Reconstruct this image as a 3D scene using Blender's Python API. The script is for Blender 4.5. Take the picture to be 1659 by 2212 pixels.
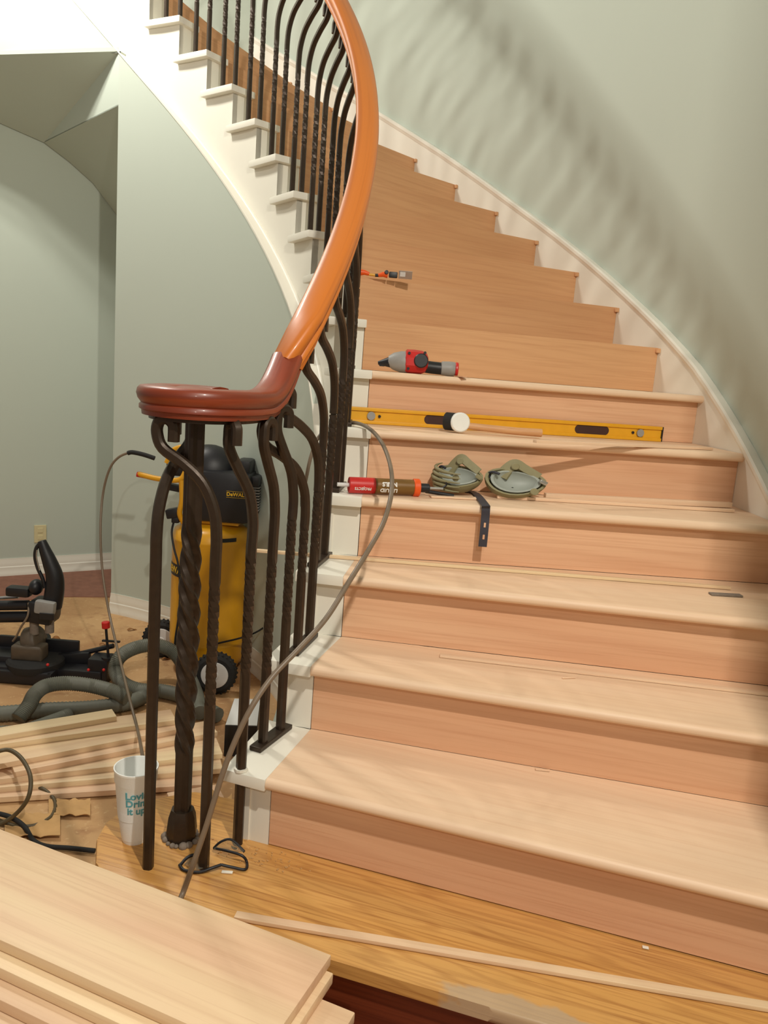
import bpy, bmesh, math, random
from mathutils import Vector, Matrix, noise
random.seed(7)
for o in list(bpy.data.objects): bpy.data.objects.remove(o)
SC=bpy.context.scene; COL=SC.collection
PI=math.pi
# ---------------- camera ----------------
FPX=1703.95; PITCH=0.17624; ROLL=0.07652; EYE=1.1109
_F=Vector((0,math.cos(PITCH),-math.sin(PITCH))); _R0=Vector((1,0,0)); _U0=_R0.cross(_F)
CR=math.cos(ROLL)*_R0+math.sin(ROLL)*_U0; CU=-math.sin(ROLL)*_R0+math.cos(ROLL)*_U0
cd=bpy.data.cameras.new('camera'); cam=bpy.data.objects.new('camera',cd); COL.objects.link(cam)
cd.sensor_fit='HORIZONTAL'; cd.sensor_width=36; cd.lens=36*FPX/1659; cd.clip_start=.02; cd.clip_end=60
m=Matrix((( CR.x,CU.x,-_F.x,0),(CR.y,CU.y,-_F.y,0),(CR.z,CU.z,-_F.z,EYE),(0,0,0,1)))
cam.matrix_world=m; SC.camera=cam
# ---------------- view + world + lights ----------------
SC.view_settings.view_transform='Standard'; SC.view_settings.look='None'; SC.view_settings.gamma=1
SC.view_settings.use_curve_mapping=False; SC.view_settings.exposure=0.30
W=bpy.data.worlds.new('world'); SC.world=W; W.use_nodes=True
W.node_tree.nodes['Background'].inputs[0].default_value=(1.0,.90,.78,1); W.node_tree.nodes['Background'].inputs[1].default_value=.21
def point(name,loc,power,col,rad=.03):
    l=bpy.data.lights.new(name,'POINT'); l.energy=power; l.color=col; l.shadow_soft_size=rad
    o=bpy.data.objects.new(name,l); o.location=loc; COL.objects.link(o); return o
CH=Vector((-2.12,3.68,3.70))
for i in range(6):      # bulbs of the chandelier hanging in the rotunda, left of the frame
    a=i*PI/3+.3; point('chandelier_bulb',CH+Vector((.14*math.cos(a),.14*math.sin(a),0)),27,(1,.96,.87),.035)
for (x,y,z,p) in ((.56,.0,2.9,185),(.22,-2.2,2.7,90)):   # ceiling fixtures behind the photographer
    point('ceiling_lamp',(x,y,z),p,(1,.93,.82),.04)
# ---------------- helpers ----------------
def at(px,py,z):
    d=_F*FPX+CR*(px-829.5)-CU*(py-1106); t=(z-EYE)/d.z; return Vector((d.x*t,d.y*t,z))
def atd(px,py,y):
    d=_F*FPX+CR*(px-829.5)-CU*(py-1106); t=y/d.y; return Vector((d.x*t,y,EYE+d.z*t))
def V(*a): return Vector(a)
def catmull(pts,n=8,closed=False):
    P=[Vector(p) for p in pts]; out=[]; N=len(P)
    rng=range(N) if closed else range(N-1)
    for i in rng:
        if closed: a,b,c,d=P[i-1],P[i],P[(i+1)%N],P[(i+2)%N]
        else: a,b,c,d=P[max(i-1,0)],P[i],P[i+1],P[min(i+2,N-1)]
        for j in range(n):
            t=j/n; out.append(.5*((2*b)+(c-a)*t+(2*a-5*b+4*c-d)*t*t+(3*b-a-3*c+d)*t**3))
    if not closed: out.append(P[-1])
    return out
class MB:
    def __init__(s): s.bm=bmesh.new(); s.mi=0
    def _faces(s,fs):
        for f in fs: f.material_index=s.mi
    def box(s,c,d,rot=None,bev=0,mat=None):
        r=bmesh.ops.create_cube(s.bm,size=1); vs=r['verts']
        M=Matrix.Translation(Vector(c))@(rot.to_4x4() if rot is not None else Matrix())@Matrix.Diagonal((d[0],d[1],d[2],1))
        bmesh.ops.transform(s.bm,matrix=M,verts=vs)
        fs=list({f for v in vs for f in v.link_faces}); s._faces(fs)
        if bev:
            es=list({e for v in vs for e in v.link_edges})
            rr=bmesh.ops.bevel(s.bm,geom=es,offset=bev,segments=2,profile=.6,affect='EDGES'); s._faces(rr['faces'])
        return s
    def prism(s,poly,z0,z1,bev=0):
        a=[s.bm.verts.new((p[0],p[1],z0)) for p in poly]; b=[s.bm.verts.new((p[0],p[1],z1)) for p in poly]
        n=len(poly); fs=[s.bm.faces.new(a[::-1]),s.bm.faces.new(b)]
        for i in range(n): fs.append(s.bm.faces.new((a[i],a[(i+1)%n],b[(i+1)%n],b[i])))
        s._faces(fs)
        if bev:
            es=list({e for f in fs for e in f.edges}); rr=bmesh.ops.bevel(s.bm,geom=es,offset=bev,segments=2,profile=.6,affect='EDGES'); s._faces(rr['faces'])
        return s
    def hull8(s,p):   # p: 4 bottom, 4 top
        v=[s.bm.verts.new(q) for q in p]
        fs=[s.bm.faces.new([v[i] for i in q]) for q in ((3,2,1,0),(4,5,6,7),(0,1,5,4),(1,2,6,5),(2,3,7,6),(3,0,4,7))]
        s._faces(fs); return s
    def grid(s,rows,closed_u=False,closed_v=False,caps=False):
        R=[[s.bm.verts.new(p) for p in r] for r in rows]; n=len(R); m_=len(R[0]); fs=[]
        for i in range(n if closed_u else n-1):
            for j in range(m_ if closed_v else m_-1):
                try: fs.append(s.bm.faces.new((R[i][j],R[i][(j+1)%m_],R[(i+1)%n][(j+1)%m_],R[(i+1)%n][j])))
                except ValueError: pass
        if caps:
            for r in (R[0][::-1],R[-1]):
                try: fs.append(s.bm.faces.new(r))
                except ValueError: pass
        s._faces(fs); return s
    def tube(s,pts,r,n=10,caps=True,rib=0):
        pts=[Vector(p) for p in pts]; rows=[]; ref=None; N=len(pts)
        for i,p in enumerate(pts):
            t=(pts[min(i+1,N-1)]-pts[max(i-1,0)]).normalized()
            if ref is None: ref=t.orthogonal().normalized()
            ref=(ref-t*ref.dot(t)).normalized(); b=t.cross(ref)
            rr=(r(i/(N-1)) if callable(r) else r)
            if rib and i%2: rr*=(1-rib)
            rows.append([p+(ref*math.cos(2*PI*j/n)+b*math.sin(2*PI*j/n))*rr for j in range(n)])
        return s.grid(rows,closed_v=True,caps=caps)
    def sweep(s,pts,prof,side=None,closed=False,twist=None,scale=None,caps=True):
        pts=[Vector(p) for p in pts]; rows=[]; N=len(pts)
        for i,p in enumerate(pts):
            t=(pts[(i+1)%N if closed else min(i+1,N-1)]-pts[i-1 if (closed or i>0) else 0]).normalized()
            sd=(side.copy() if side is not None else t.cross(Vector((0,0,1)))); sd=(sd-t*sd.dot(t)).normalized(); up=sd.cross(t)
            a=twist(i/(N-1)) if twist else 0; k=scale(i/(N-1)) if scale else 1
            c,q=math.cos(a),math.sin(a)
            rows.append([p+sd*((x*c-y*q)*k)+up*((x*q+y*c)*k) for x,y in prof])
        return s.grid(rows,closed_u=closed,closed_v=True,caps=caps and not closed)
    def lathe(s,prof,M=None,n=24,caps=True):
        M=M or Matrix(); rows=[[M@Vector((r*math.cos(2*PI*j/n),r*math.sin(2*PI*j/n),z)) for j in range(n)] for r,z in prof]
        return s.grid(rows,closed_v=True,caps=caps)
    def cyl(s,a,b,r,n=16,r2=None,bev=0):
        a=Vector(a);b=Vector(b); L=(b-a).length; M=Matrix.Translation(a)@(b-a).to_track_quat('Z','Y').to_matrix().to_4x4()
        r2=r if r2 is None else r2
        pr=[(r,0),(r2,L)] if not bev else [(r-bev,0),(r,bev),(r2,L-bev),(r2-bev,L)]
        return s.lathe(pr,M,n)
    def ball(s,c,d,n=16,rot=None):
        r=bmesh.ops.create_uvsphere(s.bm,u_segments=n,v_segments=max(6,n*2//3),radius=.5)
        M=Matrix.Translation(Vector(c))@(rot.to_4x4() if rot is not None else Matrix())@Matrix.Diagonal((d[0],d[1],d[2],1))
        bmesh.ops.transform(s.bm,matrix=M,verts=r['verts']); s._faces(list({f for v in r['verts'] for f in v.link_faces})); return s
    def build(s,name,mats,parent=None,smooth=False,loc=None,rot=None,world=False):
        bmesh.ops.recalc_face_normals(s.bm,faces=s.bm.faces)
        me=bpy.data.meshes.new(name); s.bm.to_mesh(me); s.bm.free()
        for mt in (mats if isinstance(mats,(list,tuple)) else [mats]): me.materials.append(mt)
        if smooth:
            for p in me.polygons: p.use_smooth=True
            try: me.set_sharp_from_angle(angle=math.radians(smooth if smooth is not True else 40))
            except Exception: pass
        o=bpy.data.objects.new(name,me); COL.objects.link(o)
        if loc is not None: o.location=loc
        if rot is not None: o.rotation_euler=(0,0,rot) if isinstance(rot,(int,float)) else rot
        if parent is not None: o.parent=parent
        return o
def Rz(a): return Matrix.Rotation(a,3,'Z')
def Rx(a): return Matrix.Rotation(a,3,'X')
def Ry(a): return Matrix.Rotation(a,3,'Y')
def tag(o,label=None,cat=None,group=None,kind=None):
    if label: o['label']=label
    if cat: o['category']=cat
    if group: o['group']=group
    if kind: o['kind']=kind
    return o
def thing(name,label,cat,loc=(0,0,0),rot=0,group=None):
    o=bpy.data.objects.new(name,None); COL.objects.link(o); o.empty_display_size=.05
    o.location=loc; o.rotation_euler=(0,0,rot) if isinstance(rot,(int,float)) else rot
    return tag(o,label,cat,group)
def text_mesh(txt,size,depth=.0006,bold=0):
    cu=bpy.data.curves.new('t','FONT'); cu.body=txt; cu.size=size; cu.extrude=depth; cu.align_x='CENTER'; cu.align_y='CENTER'; cu.resolution_u=3; cu.offset=bold
    o=bpy.data.objects.new('t',cu); COL.objects.link(o); dg=bpy.context.evaluated_depsgraph_get(); dg.update()
    me=bpy.data.meshes.new_from_object(o.evaluated_get(dg)); bpy.data.objects.remove(o); return me
def text_obj(name,txt,size,mat,parent,M,warp=None,bold=0,sx=1):
    me=text_mesh(txt,size,bold=bold); me.materials.clear(); me.materials.append(mat)
    for p in me.polygons: p.material_index=0
    for v in me.vertices:
        c=Vector((v.co.x*sx,v.co.y,v.co.z)); v.co=warp(c) if warp else M@c
    o=bpy.data.objects.new(name,me); COL.objects.link(o); o.parent=parent; return o
# ---------------- materials ----------------
def lin(c): return tuple((x/255/12.92 if x/255<=.04045 else ((x/255+.055)/1.055)**2.4) for x in c)+(1,)
def newmat(name):
    mt=bpy.data.materials.new(name); mt.use_nodes=True; nt=mt.node_tree; return mt,nt,nt.nodes['Principled BSDF']
def plain(name,c,rough=.5,metal=0,nscale=40,namp=.12,bump=.0,coat=0,spec=.5):
    mt,nt,b=newmat(name); N=nt.nodes;L=nt.links
    tc=N.new('ShaderNodeTexCoord'); nz=N.new('ShaderNodeTexNoise'); nz.inputs['Scale'].default_value=nscale; nz.inputs['Detail'].default_value=4
    L.new(tc.outputs['Object'],nz.inputs['Vector'])
    mx=N.new('ShaderNodeMix'); mx.data_type='RGBA'; c=lin(c)
    mx.inputs[6].default_value=tuple(x*(1-namp) for x in c[:3])+(1,); mx.inputs[7].default_value=tuple(min(1,x*(1+namp)) for x in c[:3])+(1,)
    L.new(nz.outputs['Fac'],mx.inputs[0]); L.new(mx.outputs[2],b.inputs['Base Color'])
    b.inputs['Roughness'].default_value=rough; b.inputs['Metallic'].default_value=metal; b.inputs['Specular IOR Level'].default_value=spec
    if coat: b.inputs['Coat Weight'].default_value=coat; b.inputs['Coat Roughness'].default_value=.15
    if bump:
        bp_=N.new('ShaderNodeBump'); bp_.inputs['Strength'].default_value=bump; bp_.inputs['Distance'].default_value=.002
        L.new(nz.outputs['Fac'],bp_.inputs['Height']); L.new(bp_.outputs[0],b.inputs['Normal'])
    return mt
def wood(name,c1,c2,c3,rough=.5,streak=.5,coat=0,fine=.35,sc=1.0,knots=0,vary=.12,uv=False,cath=1.0):
    """c1 base, c2 broad band, c3 dark grain; grain runs along local X"""
    mt,nt,b=newmat(name); N=nt.nodes;L=nt.links
    tc=N.new('ShaderNodeTexCoord'); oi=N.new('ShaderNodeObjectInfo')
    mu=N.new('ShaderNodeMath'); mu.operation='MULTIPLY'; mu.inputs[1].default_value=37.; L.new(oi.outputs['Random'],mu.inputs[0])
    cx=N.new('ShaderNodeCombineXYZ'); 
    for i in range(3): L.new(mu.outputs[0],cx.inputs[i])
    ad=N.new('ShaderNodeVectorMath'); ad.operation='ADD'; L.new(tc.outputs['UV' if uv else 'Object'],ad.inputs[0]); L.new(cx.outputs[0],ad.inputs[1])
    def mp(s):
        q=N.new('ShaderNodeVectorMath'); q.operation='MULTIPLY'; q.inputs[1].default_value=s; L.new(ad.outputs[0],q.inputs[0]); return q.outputs[0]
    def nz(s,scale,det=3,rough_=.5,dist=0):
        q=N.new('ShaderNodeTexNoise'); q.inputs['Scale'].default_value=scale; q.inputs['Detail'].default_value=det; q.inputs['Roughness'].default_value=rough_; q.inputs['Distortion'].default_value=dist
        L.new(mp(s),q.inputs['Vector']); return q.outputs['Fac']
    def ramp(inp,a,b_):
        q=N.new('ShaderNodeMapRange'); q.inputs[1].default_value=a;q.inputs[2].default_value=b_; L.new(inp,q.inputs[0]); return q.outputs[0]
    broad=ramp(nz((.5*sc,4*sc,4*sc),1.6,2),.35,.65)
    wv=N.new('ShaderNodeTexWave'); wv.wave_type='BANDS'; wv.bands_direction='DIAGONAL'; wv.inputs['Scale'].default_value=2.2*sc; wv.inputs['Distortion'].default_value=9*cath; wv.inputs['Detail'].default_value=2.; wv.inputs['Detail Scale'].default_value=.8
    L.new(mp((.35*cath,7,7)),wv.inputs['Vector']); grain=ramp(wv.outputs['Fac'],.55,1.0)
    fin=ramp(nz((3,160,160),1.0,2,.6),.5,.72)
    mx=N.new('ShaderNodeMix'); mx.data_type='RGBA'; mx.inputs[6].default_value=lin(c1); mx.inputs[7].default_value=lin(c2); L.new(broad,mx.inputs[0])
    m1=N.new('ShaderNodeMath'); m1.operation='MULTIPLY'; m1.inputs[1].default_value=streak; L.new(grain,m1.inputs[0])
    m2=N.new('ShaderNodeMix'); m2.data_type='RGBA'; L.new(mx.outputs[2],m2.inputs[6]); m2.inputs[7].default_value=lin(c3); L.new(m1.outputs[0],m2.inputs[0])
    m3=N.new('ShaderNodeMath'); m3.operation='MULTIPLY'; m3.inputs[1].default_value=fine; L.new(fin,m3.inputs[0])
    m4=N.new('ShaderNodeMix'); m4.data_type='RGBA'; L.new(m2.outputs[2],m4.inputs[6]); m4.inputs[7].default_value=lin(c3); L.new(m3.outputs[0],m4.inputs[0])
    hs=N.new('ShaderNodeHueSaturation'); L.new(m4.outputs[2],hs.inputs['Color'])
    vr=N.new('ShaderNodeMapRange'); vr.inputs[3].default_value=1-vary; vr.inputs[4].default_value=1+vary*.5; L.new(oi.outputs['Random'],vr.inputs[0]); L.new(vr.outputs[0],hs.inputs['Value'])
    L.new(hs.outputs[0],b.inputs['Base Color']); b.inputs['Roughness'].default_value=rough
    if coat: b.inputs['Coat Weight'].default_value=coat; b.inputs['Coat Roughness'].default_value=.12
    bp_=N.new('ShaderNodeBump'); bp_.inputs['Strength'].default_value=.12; bp_.inputs['Distance'].default_value=.001; L.new(fin,bp_.inputs['Height']); L.new(bp_.outputs[0],b.inputs['Normal'])
    return mt
M={}
M['wall']=plain('sage_wall_paint',(191,200,188),.75,nscale=1.3,namp=.035,spec=.2)
M['white']=plain('white_trim_paint',(232,229,216),.45,nscale=6,namp=.02)
M['ceil']=plain('ceiling_paint',(205,205,190),.8,nscale=2,namp=.03,spec=.2)
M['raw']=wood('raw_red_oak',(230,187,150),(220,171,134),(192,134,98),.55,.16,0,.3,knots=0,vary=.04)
M['raw_tread']=wood('lit_red_oak',(238,209,178),(234,201,168),(210,165,130),.5,.12,0,.2,vary=.03)  # paler than the riser oak: overhead light on the treads put into the colour
M['raw_up']=wood('dim_red_oak',(216,168,122),(206,155,110),(184,128,86),.6,.15,0,.3,vary=.04)  # darker copy of the riser oak, lamp falloff up the flight painted in
M['board']=wood('pale_sap_board',(230,192,158),(240,216,174),(198,152,116),.5,.16,0,.2,sc=.9,vary=.06)
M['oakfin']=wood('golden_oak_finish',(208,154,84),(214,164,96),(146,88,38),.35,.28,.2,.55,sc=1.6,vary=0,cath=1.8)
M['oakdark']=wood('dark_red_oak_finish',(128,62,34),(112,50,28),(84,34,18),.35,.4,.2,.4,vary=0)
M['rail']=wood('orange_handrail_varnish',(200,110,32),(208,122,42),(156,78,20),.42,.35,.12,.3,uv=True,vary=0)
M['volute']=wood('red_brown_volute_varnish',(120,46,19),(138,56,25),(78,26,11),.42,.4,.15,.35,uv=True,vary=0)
M['iron']=plain('wrought_iron',(58,46,35),.4,.45,60,.25,.3)
M['black']=plain('black_plastic',(24,24,28),.45,0,60,.2,.1)
M['blackrub']=plain('black_rubber',(30,29,28),.8,0,90,.2,.2)
M['yellow']=plain('yellow_tank_enamel',(222,160,24),.35,0,9,.1,coat=.3)
M['steel']=plain('bright_steel',(190,190,190),.3,.9,60,.1)
M['grey']=plain('grey_plastic',(150,148,144),.5,0,50,.1)
M['hose']=plain('grey_ribbed_hose',(106,107,96),.6,0,50,.12,.1)
M['airhose']=plain('brown_air_hose',(120,104,86),.4,0,50,.1)
M['airhose2']=plain('dark_olive_air_hose',(88,76,52),.5,0,50,.1)
M['red']=plain('red_plastic',(200,38,34),.4,0,50,.1)
M['orange']=plain('orange_plastic',(232,88,20),.4,0,50,.1)
M['foam']=plain('white_foam',(236,238,234),.55,0,300,.03,.15)
M['teal']=plain('teal_ink',(92,160,168),.6,0,80,.1)
M['whiteink']=plain('white_ink',(232,230,224),.6,0,80,.03)
M['yellowink']=plain('yellow_ink',(226,180,40),.6,0,80,.03)
M['gold']=plain('brown_gold_label',(120,86,34),.4,.1,40,.15)
M['levely']=plain('worn_yellow_enamel',(226,166,32),.4,0,30,.1)
M['olive']=plain('olive_grey_rubber',(138,132,98),.65,0,60,.12,.2)
M['padgrey']=plain('pale_grey_cap',(158,164,156),.5,0,30,.08)
M['strap']=plain('navy_rubber_strap',(52,52,62),.6,0,60,.15)
M['outlet']=plain('ivory_plate',(214,204,160),.4,0,50,.03)
M['dial']=plain('white_dial',(210,208,205),.4,0,50,.05)
M['paper']=plain('white_label_paper',(226,226,224),.6,0,30,.03)
M['dust']=plain('brown_paper_scrap',(200,158,104),.8,0,20,.15,.2)
M['mortar']=plain('grey_mortar_crumbs',(128,116,104),.9,0,90,.3,.5)
M['guard']=plain('smoked_guard_plastic',(88,76,62),.5,0,30,.3)
M['tan']=plain('tan_leaf',(150,100,50),.8,0,60,.2)
M['mallethandle']=wood('pale_hickory',(222,170,120),(214,160,108),(180,120,76),.5,.2,0,.3)
M['seamdark']=plain('dark_umber_plastic',(62,34,26),.6,0,30,.1)
M['seam']=plain('dark_joint',(90,50,30),.8,0,30,.1)
def glass(name,c,rough=.05,alpha=.25):
    mt,nt,b=newmat(name); b.inputs['Base Color'].default_value=lin(c); b.inputs['Roughness'].default_value=rough; b.inputs['Transmission Weight'].default_value=.9; b.inputs['IOR'].default_value=1.2; return mt
M['lens']=glass('clear_lens',(225,215,190))
# dusty sub floor: tan paper and dust over a red brown rough floor
def floor_mat():
    mt,nt,b=newmat('dusty_floor'); N=nt.nodes;L=nt.links
    tc=N.new('ShaderNodeTexCoord')
    def nz(s,d=4,dist=0):
        q=N.new('ShaderNodeTexNoise'); q.inputs['Scale'].default_value=s;q.inputs['Detail'].default_value=d;q.inputs['Distortion'].default_value=dist; L.new(tc.outputs['Object'],q.inputs['Vector']); return q.outputs['Fac']
    def mr(i,a,b_):
        q=N.new('ShaderNodeMapRange'); q.inputs[1].default_value=a;q.inputs[2].default_value=b_; L.new(i,q.inputs[0]); return q.outputs[0]
    a=N.new('ShaderNodeMix'); a.data_type='RGBA'; a.inputs[6].default_value=lin((204,164,116)); a.inputs[7].default_value=lin((172,128,84)); L.new(mr(nz(2.2,3,.6),.35,.65),a.inputs[0])
    c=N.new('ShaderNodeMix'); c.data_type='RGBA'; L.new(a.outputs[2],c.inputs[6]); c.inputs[7].default_value=lin((164,120,80)); L.new(mr(nz(14,6,.4),.56,.78),c.inputs[0])
    e=N.new('ShaderNodeMix'); e.data_type='RGBA'; L.new(c.outputs[2],e.inputs[6]); e.inputs[7].default_value=lin((218,186,140)); L.new(mr(nz(60,3),.6,.8),e.inputs[0])
    L.new(e.outputs[2],b.inputs['Base Color']); b.inputs['Roughness'].default_value=.75
    return mt
M['floor']=floor_mat()
M['rough']=plain('red_brown_rough_floor',(140,96,78),.9,0,22,.3,.3)

# ================= SETTING =================
CX,CY=-2.17026,2.57563; TH7=.25724; DT=.101404; RS=.185; ZF=-.39
def rise(th): return RS*(7+(th-TH7)/DT)
def ring(R,th,z=0): return Vector((CX+R*math.cos(th),CY+R*math.sin(th),z))
def lerp_tab(t,tab):
    if t<=tab[0][0]: return tab[0][1]
    for (a,x),(b,y) in zip(tab,tab[1:]):
        if t<=b: return x+(y-x)*(t-a)/(b-a)
    return tab[-1][1]
def sbot(th): return rise(th)-(.375+.1*min(1,max(0,(th-.3)/.9)))
def onring(px,py,R):
    d=_F*FPX+CR*(px-829.5)-CU*(py-1106); d=d/d.y; o=Vector((-CX,-CY)); a=d.x**2+d.y**2; bb=2*(d.x*o.x+d.y*o.y); c=o.x**2+o.y**2-R*R
    D=max(0,bb*bb-4*a*c); t=(-bb+math.sqrt(D))/2/a; return Vector((0,0,EYE))+d*t
_v=onring(256.5,170,1.935); THC=math.atan2(_v.y-CY,_v.x-CX)
# floor (lower level, two risers under the curtail step)
b=MB(); b.prism([(-6,-4),(2.2,-4),(2.2,6.6),(-6,6.6)],ZF-.1,ZF); tag(b.build('floor',M['floor']),kind='structure')
# curved outer wall
b=MB(); rows=[]
ths=[-.55+i*(2.75)/60 for i in range(61)]
for th in ths:
    rows.append([ring(3.41,th,ZF),ring(3.41,th,6.2),ring(3.53,th,6.2),ring(3.53,th,ZF)])
b.grid(rows,closed_v=True,caps=True); tag(b.build('wall_right',M['wall'],smooth=30),kind='structure')
# curved wall under the stair
TW=THC
def wallring(name,t0,t1,R,z0,z1f,n=120,th_=.1,mat='wall'):
    b=MB(); rows=[]
    for i in range(n+1):
        th=t0+(t1-t0)*i/n; a=z0(th) if callable(z0) else z0
        rows.append([ring(R,th,a),ring(R,th,z1f(th)),ring(R+th_,th,z1f(th)),ring(R+th_,th,a)])
    b.grid(rows,closed_v=True,caps=True); return tag(b.build(name,M[mat],smooth=30),kind='structure')
RW=1.935
wallring('wall_stair',-.30,TW,RW,ZF,lambda t:max(sbot(t)+.012,-.1),th_=.03)
# niche back wall
q1=at(0,1245,ZF); q2=at(240,1229,ZF); dn=(q2-q1).normalized(); nn=Vector((-dn.y,dn.x,0))
def onback(px,py,off=0):
    d=_F*FPX+CR*(px-829.5)-CU*(py-1106); n=nn; t=((q1-nn*off)-Vector((0,0,EYE))).dot(n)/d.dot(n); return Vector((0,0,EYE))+d*t
def onring(px,py,R):
    d=_F*FPX+CR*(px-829.5)-CU*(py-1106); d=d/d.y; o=Vector((-CX,-CY)); a=d.x**2+d.y**2; bb=2*(d.x*o.x+d.y*o.y); c=o.x**2+o.y**2-R*R
    D=max(0,bb*bb-4*a*c); t=(-bb+math.sqrt(D))/2/a; return Vector((0,0,EYE))+d*t
e1=q1-dn*2.2; e2=q2+dn*.9
b=MB(); b.prism([e1,e2,e2+nn*.1,e1+nn*.1],ZF,4.0); tag(b.build('wall_back',M['wall']),kind='structure')
V2=ring(RW,THC,onring(256,111,RW).z); V5=ring(RW,THC,onring(258,228,RW).z); V1=onring(0,118,RW); V1b=onring(-130,124,RW)
V3=onback(95,308,.01); V4=onback(0,266,.01); V4b=onback(-160,215,.01)
cur=[onback(x,y,.01) for x,y in ((95,308),(150,350),(200,395),(258,472))]
# arched soffits of the niche
def facet(name,tris,mat,thick=.02,dirv=Vector((0,0,1))):
    b=MB()
    for t in tris:
        v=[b.bm.verts.new(p) for p in t]; b.bm.faces.new(v)
    bmesh.ops.remove_doubles(b.bm,verts=b.bm.verts,dist=1e-4)
    r=bmesh.ops.extrude_face_region(b.bm,geom=b.bm.faces[:]); vs=[g for g in r['geom'] if isinstance(g,bmesh.types.BMVert)]
    bmesh.ops.translate(b.bm,vec=dirv*thick,verts=vs)
    return tag(b.build(name,M[mat],smooth=25),kind='structure')
facet('ceiling_1',[(V1,V2,V3),(V1,V3,V4),(V1b,V1,V4),(V1b,V4,V4b)],'wall')
facet('trim_1',[(V2,V5,V3)],'wall',.004,Vector((0,.3,1)).normalized())
far6=[c+Vector((0,0,0)) for c in cur]
V5r=V5+(cur[-1]-V5)*0
endc=ring(RW,TW,cur[-1].z)
facet('ceiling_2',[(V5,cur[0],cur[1]),(V5,cur[1],cur[2]),(V5,cur[2],cur[3])],'wall',.006)
# header of the ring wall beyond the corner
TH2=math.atan2(V2.y-CY,V2.x-CX)
wallring('wall_header',TH2-.005,2.1,RW,lambda t:(V2.z+(V1.z-V2.z)*min(1.4,max(0,(t-TH2)/(math.atan2(V1.y-CY,V1.x-CX)-TH2)))),lambda t:sbot(t)+.012,16,.05)
# return wall from the corner to the back wall (below the arch)
ca=ring(RW+.0,TW); ca2=ring(RW+.08,TW-.01)
b=MB(); tgt=e2*.0+onback(258,1230); tgt=Vector((tgt.x+.22,tgt.y,0)); ca0=ring(RW+.02,TW-.012)
b.hull8([(ca0.x,ca0.y,ZF),(tgt.x,tgt.y,ZF),(tgt.x+.1,tgt.y,ZF),(ca0.x+.1,ca0.y,ZF),(ca0.x,ca0.y,V5.z-.02),(tgt.x,tgt.y,cur[-1].z-.05),(tgt.x+.1,tgt.y,cur[-1].z-.05),(ca0.x+.1,ca0.y,V5.z-.02)])
tag(b.build('wall_return',M['wall']),kind='structure')
# baseboards (stepped profile)
BP=[(0,0),(.017,0),(.017,.022),(.013,.030),(.013,.060),(.009,.066),(.009,.088),(.004,.105),(.004,.118),(0,.118)]
b=MB(); pts=[ring(RW,-.18+i*(TW+.18)/40,ZF) for i in range(41)]
b.sweep(pts,[(-x,y) for x,y in BP]); tag(b.build('baseboard_stair',M['white'],smooth=30),kind='structure')
b=MB(); b.sweep([e1-nn*.001,e2-nn*.001],[(x,y) for x,y in BP]); tag(b.build('baseboard_back',M['white'],smooth=30),kind='structure')
# rough floor strip inside the niche (paper ends there)
s0=at(-200,1325,ZF);s1=at(125,1290,ZF); s2=at(236,1288,ZF)
b=MB(); b.prism([(s0.x,s0.y),(s1.x,s1.y),(s2.x+.1,s2.y),(q2+dn*.4)[:2],(q1-dn*1)[:2]],ZF,ZF+.004); tag(b.build('floor_rough_strip',M['rough']),kind='structure')
# wall behind the photographer's right, whose edge shades the right ends of the steps
b=MB(); w0=ring(3.41,-.55); b.box((w0.x+.62,w0.y-.06,2.9),(1.25,.12,6.6)); tag(b.build('wall_jamb',M['wall']),kind='structure')
# outlet
oc=onback(87,1153,.006)
t=thing('wall_outlet','ivory electrical outlet plate low on the back wall above the baseboard','outlet',oc,math.atan2(dn.y,dn.x))
b=MB(); b.box((0,0,0),(.075,.01,.118),bev=.003); b.build('cover_plate',M['outlet'],t)
for s in (-1,1):
    b=MB(); b.box((0,-.006,s*.024),(.032,.004,.03),bev=.001); q=b.build('socket',M['outlet'],t)

# ================= STAIR =================
stair=thing('staircase','curved staircase with raw red oak risers and white painted outer stringer','staircase',(0,0,0))
NS=20
WL={1:(-.21,1.681),2:(-.146,1.915),3:(-.092,2.119),4:(-.069,2.335),5:(-.065,2.56),6:(-.085,2.80),7:(-.125,3.05)}
WD={1:Vector((1,-.293)),2:Vector((1,-.202)),3:Vector((1,-.115)),4:Vector((1.239,.04)),5:Vector((1.275,.18)),6:Vector((1.265,.29)),7:Vector((1.235,.38))}
WW={1:.080,2:.095,3:.105,4:.11,5:.115,6:.115,7:.115}
def hitring(p,d,R):
    o=Vector((p[0]-CX,p[1]-CY)); b_=2*o.dot(d); c=o.dot(o)-R*R; t=(-b_+math.sqrt(b_*b_-4*c))/2; return Vector(p)+d*t
S={}
for k in range(1,NS+2):
    if k<=7: L_=Vector(WL[k]); d=WD[k].normalized(); w=WW[k]
    else:
        th=TH7+(k-7)*DT; L_=ring(2.105,th).xy; d=Vector((math.cos(th),math.sin(th))); w=.115
    R_=hitring(L_,d,3.386); O_=L_-d*w
    S[k]=dict(L=L_,R=R_,O=O_,d=d,n=Vector((d.y,-d.x)),th=math.atan2(O_.y-CY,O_.x-CX),Ro=(O_-Vector((CX,CY))).length)
def Rout(th): return lerp_tab(th,[(S[k]['th'],S[k]['Ro']) for k in range(1,NS+1)])
def outer(th,z,off=0): return ring(Rout(th)+off,th,z)
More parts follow.
